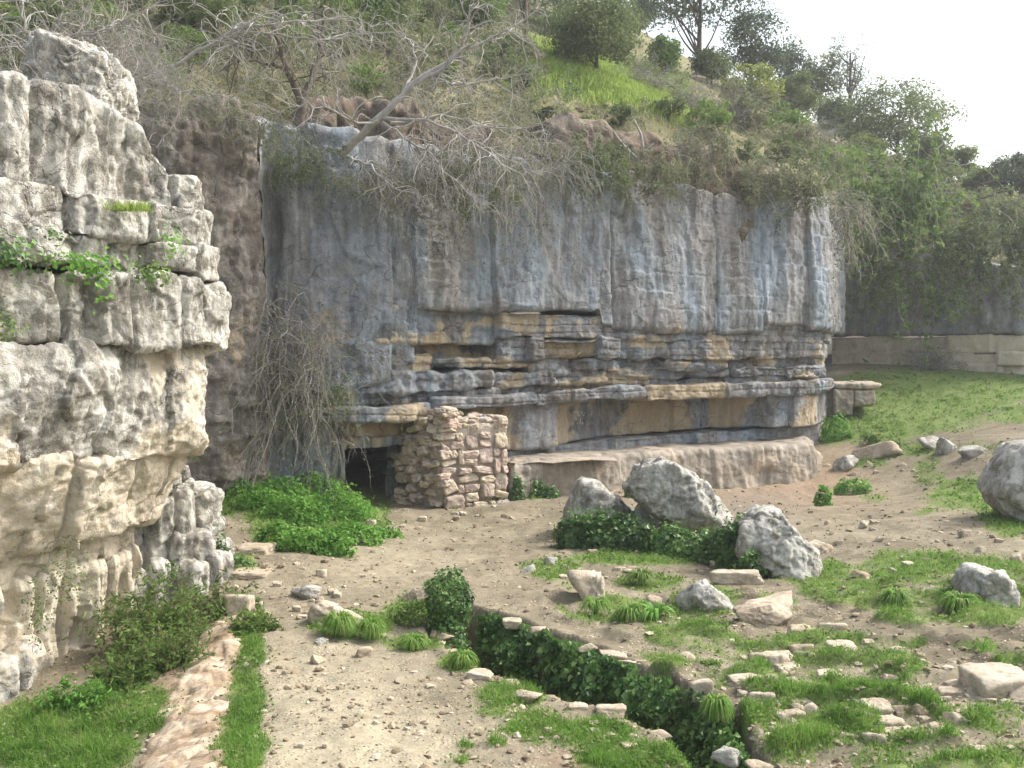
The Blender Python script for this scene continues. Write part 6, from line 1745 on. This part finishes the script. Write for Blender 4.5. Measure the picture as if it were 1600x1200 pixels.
bare_tree('fig_tree', 'bare pale fig tree leaning out from the cliff edge with spreading branches',
          [(532, 240, FY + .5, .085), (560, 216, FY + .2, .075), (600, 180, FY, .065), (640, 135, FY, .055), (675, 108, FY, .045), (706, 95, FY, .035)],
          [[(640, 135, FY, .04), (690, 112, FY - .1, .035), (722, 76, FY - .2, .028), (775, 58, FY - .3, .02), (835, 18, FY - .4, .012)],
           [(596, 184, FY, .035), (640, 190, FY - .2, .03), (700, 197, FY - .4, .026), (745, 228, FY - .6, .02), (790, 262, FY - .7, .014), (815, 272, FY - .7, .009)],
           [(598, 190, FY, .03), (640, 222, FY - .3, .024), (672, 236, FY - .4, .02), (692, 262, FY - .5, .014), (738, 308, FY - .6, .008)],
           [(590, 188, FY, .03), (560, 195, FY - .3, .024), (520, 172, FY - .5, .018), (478, 160, FY - .6, .012), (425, 178, FY - .7, .007)],
           [(660, 122, FY, .03), (720, 132, FY - .2, .022), (762, 126, FY - .3, .015), (830, 116, FY - .4, .008)],
           [(700, 97, FY, .026), (724, 62, FY - .1, .02), (735, 30, FY - .2, .014), (752, -10, FY - .2, .009)],
           [(534, 238, FY + .5, .03), (575, 258, FY, .022), (600, 285, FY - .3, .015), (640, 300, FY - .4, .009)],
           [(625, 155, FY, .03), (650, 100, FY + .3, .022), (640, 60, FY + .5, .015), (618, 48, FY + .6, .008)],
           [(610, 192, FY, .028), (690, 180, FY + .2, .022), (760, 196, FY + .3, .016), (850, 205, FY + .3, .009)]], 221, M_FIG, 6)
bare_tree('bare_tree', 'dark forked leafless tree in the hollow above the cliff groove',
          [(474, 225, 19.9, .12), (468, 190, 19.9, .11), (470, 152, 19.9, .10)],
          [[(470, 155, 19.9, .08), (450, 110, 19.8, .065), (436, 70, 19.7, .05), (425, 20, 19.6, .03)],
           [(472, 155, 19.9, .08), (492, 110, 20, .065), (502, 70, 20.1, .05), (508, 10, 20.1, .03)],
           [(450, 110, 19.8, .04), (405, 95, 19.6, .03), (350, 92, 19.4, .015)]], 222, M_BARK, 4)
bare_tree('bare_tree', 'long pale bare branch reaching across the scrub from the upper left',
          [(205, 190, 16.6, .05), (228, 130, 16.6, .045), (262, 106, 16.5, .04)],
          [[(262, 106, 16.5, .038), (300, 88, 16.5, .034), (345, 64, 16.4, .03), (366, 44, 16.4, .026), (420, 37, 16.3, .022), (480, 32, 16.3, .016), (560, 28, 16.2, .008)],
           [(366, 46, 16.4, .022), (410, 52, 16.3, .018), (500, 66, 16.3, .014), (560, 54, 16.2, .01), (615, 50, 16.2, .006)],
           [(345, 64, 16.4, .016), (372, 70, 16.3, .012), (380, 95, 16.3, .008)],
           [(240, 125, 16.6, .02), (285, 150, 16.4, .014), (250, 180, 16.3, .008)],
           [(470, 34, 16.3, .014), (500, 60, 16.2, .011), (540, 110, 16.2, .006)]], 223, M_FIG, 6)
bare_tree('bare_tree', 'thin grey leafless tree at the upper left corner of the picture',
          [(-10, 230, 13.0, .05), (30, 160, 13.0, .042), (60, 90, 13.0, .035)],
          [[(60, 90, 13, .028), (110, 60, 13, .02), (180, 40, 13, .012), (245, 8, 13, .007)],
           [(40, 140, 13, .028), (90, 118, 12.8, .02), (110, 125, 12.7, .014), (150, 160, 12.6, .008)],
           [(55, 100, 13, .025), (40, 40, 13, .018), (20, -20, 13, .01)],
           [(20, 180, 13, .025), (60, 150, 12.8, .018), (130, 175, 12.6, .008)],
           [(60, 92, 13, .02), (90, 30, 13, .014), (130, -20, 13, .008)]], 224, M_FIG, 9, twig_len=0.8)
bare_tree('dead_branch', 'dark crooked dead branches sticking out of the thicket on the right',
          [(1500, 335, 36, .10), (1512, 322, 36, .09), (1528, 312, 36, .08)],
          [[(1528, 312, 36, .07), (1530, 296, 36, .055), (1545, 280, 36, .03)], [(1528, 312, 36, .06), (1550, 304, 36, .045), (1568, 298, 36, .03)], [(1480, 330, 36, .05), (1478, 308, 36, .04), (1462, 288, 36, .025)]], 225, M_BARK, 2, cat='dead branch')
# bleached sticks on the cliff edge
for i, (pts, lab) in enumerate([
        ([(995, 248, 23.0, .035), (970, 222, 23.0, .03), (958, 205, 23, .02)], 'bleached stick leaning left on the cliff edge'),
        ([(1006, 242, 23.0, .035), (1002, 210, 23.0, .03), (990, 186, 23, .02)], 'upright bleached stick on the cliff edge'),
        ([(1004, 240, 23.0, .03), (1022, 224, 23.0, .025)], 'short bleached stick pointing right on the cliff edge'),
        ([(922, 238, 22.4, .025), (930, 218, 22.4, .022), (940, 204, 22.4, .015)], 'single bleached stick left of the other sticks'),
        ([(1222, 330, 26.3, .07), (1246, 312, 26.3, .06), (1258, 298, 26.3, .04)], 'short grey log on the cliff top near its corner')]):
    q = branch_pts([(*at(a, b, Y), r) for a, b, Y, r in pts], 8)
    V, F = tubes(q[None, :, :3], q[None, :, 3], 6)
    tag(mesh_np('dead_stick', V, F, M_TWIG_PALE, None, True), lab, 'stick')

# ------------------------------------------------------------------ pale rocks on the slope and marks on the rock
HR = [(1188, 196, 30, 14), (1215, 200, 34, 16), (1245, 208, 36, 16), (1272, 216, 30, 14), (1298, 226, 26, 12), (1060, 172, 24, 16), (1398, 248, 30, 10), (560, 45, 28, 18), (575, 66, 24, 14), (835, 96, 34, 22), (950, 168, 14, 8), (985, 172, 12, 8), (905, 172, 14, 8), (1110, 165, 20, 8), (1020, 128, 22, 9), (1090, 130, 26, 10), (1215, 240, 14, 18)]
for i, (px, py, w, h) in enumerate(HR):
    g_ = hill_hit(px, py)
    if g_ is None: continue
    s_ = g_[1] / FPX
    o = stone_obj('rock', (g_[0], g_[1], g_[2] + h * s_ * .25), (w * s_, w * s_ * .8, h * s_), i * 1.3, i + 3)
    tag(o, 'pale rock of the stony terrace below the skyline trees' if i < 5 else
        ['grey white rock at the lower end of the meadow', 'white rock under the skyline right of the tall thin pine', 'upper white rock in the scrub above the long bare branch', 'lower white rock in the scrub above the long bare branch', 'grey rock at the upper left end of the meadow',
         'small pale rock in the soil bank under the middle of the meadow', 'small pale rock at the right in the soil bank under the meadow', 'small pale rock at the left in the soil bank under the meadow', 'pale rock right behind the end of the meadow', 'pale rock under the small light green tree', 'low pale rock under the small grey green tree', 'upright pale rock left of the cliff corner brush'][i - 5],
        'rock', 'rocks of the stony terrace on the slope' if i < 5 else None)
bpy.context.view_layer.update()
_dg = bpy.context.evaluated_depsgraph_get()
def surf(px, py):
    d = Vector(ray(px, py)).normalized()
    ok, loc, nor, *_ = scene.ray_cast(_dg, Vector((0, 0, H_EYE)) + d * 12.0, d, distance=60)
    return (loc - d * 0.006) if ok else None
def paint_marks(name, label, strokes, width, mat):
    V, F = [], []
    for st_ in strokes:
        pts = [surf(a, b) for a, b in st_]
        pts = [p_ for p_ in pts if p_ is not None]
        for a, b in zip(pts[:-1], pts[1:]):
            d = (b - a).normalized(); sd = d.cross(Vector((-.5, .85, 0))).normalized() * width
            o_ = len(V); V += [a - sd, a + sd, b + sd, b - sd]; F.append((o_, o_ + 1, o_ + 2, o_ + 3))
    if F:
        tag(mesh_np(name, np.array([tuple(v) for v in V]), np.array(F), mat, None, False), label, 'graffiti', kind='thing')
t = NT('white_chalk'); M_CHALK = t.out((0.62, 0.63, 0.64), 0.9)
t = NT('dark_paint'); M_DARKP = t.out((0.055, 0.065, 0.075), 0.8)
paint_marks('painted_letters', 'small white chalk marks scrawled on a dark block of the recess wall',
            [[(896, 644), (903, 643), (904, 648)], [(897, 653), (901, 656)], [(907, 643), (911, 650)], [(911, 643), (905, 651)], [(913, 644), (912, 650)], [(903, 653), (911, 653)], [(907, 653), (906.5, 662)], [(903, 660), (902, 663)], [(910, 659), (911, 663)], [(903, 649), (911, 649.5)]], 0.010, M_CHALK)
paint_marks('painted_mark', 'dark painted mark on the pale rock over the ruined wall end', [[(633, 650), (641, 662)], [(641, 651), (634, 662)], [(632, 656), (636, 652)], [(639, 660), (643, 656)]], 0.020, M_DARKP)
# ------------------------------------------------------------------ the thin milky air of the photograph
def closed_box(name, lo, hi, mat):
    V = np.array([(x, y, z) for z in (lo[2], hi[2]) for y in (lo[1], hi[1]) for x in (lo[0], hi[0])], float)
    F = np.array([(0, 2, 3, 1), (4, 5, 7, 6), (0, 1, 5, 4), (2, 6, 7, 3), (0, 4, 6, 2), (1, 3, 7, 5)])
    return mesh_np(name, V, F, mat, None, False)
hm = bpy.data.materials.new('haze'); hm.use_nodes = True
ht = hm.node_tree; ht.nodes.clear()
hv = ht.nodes.new('ShaderNodeVolumePrincipled'); ho = ht.nodes.new('ShaderNodeOutputMaterial')
hv.inputs['Color'].default_value = (0.92, 0.95, 1.0, 1); hv.inputs['Density'].default_value = 0.0013; hv.inputs['Anisotropy'].default_value = 0.3
ht.links.new(hv.outputs[0], ho.inputs['Volume'])
tag(closed_box('haze', (-75, -30, -6), (95, 125, 62), hm), 'thin milky haze', kind='stuff')
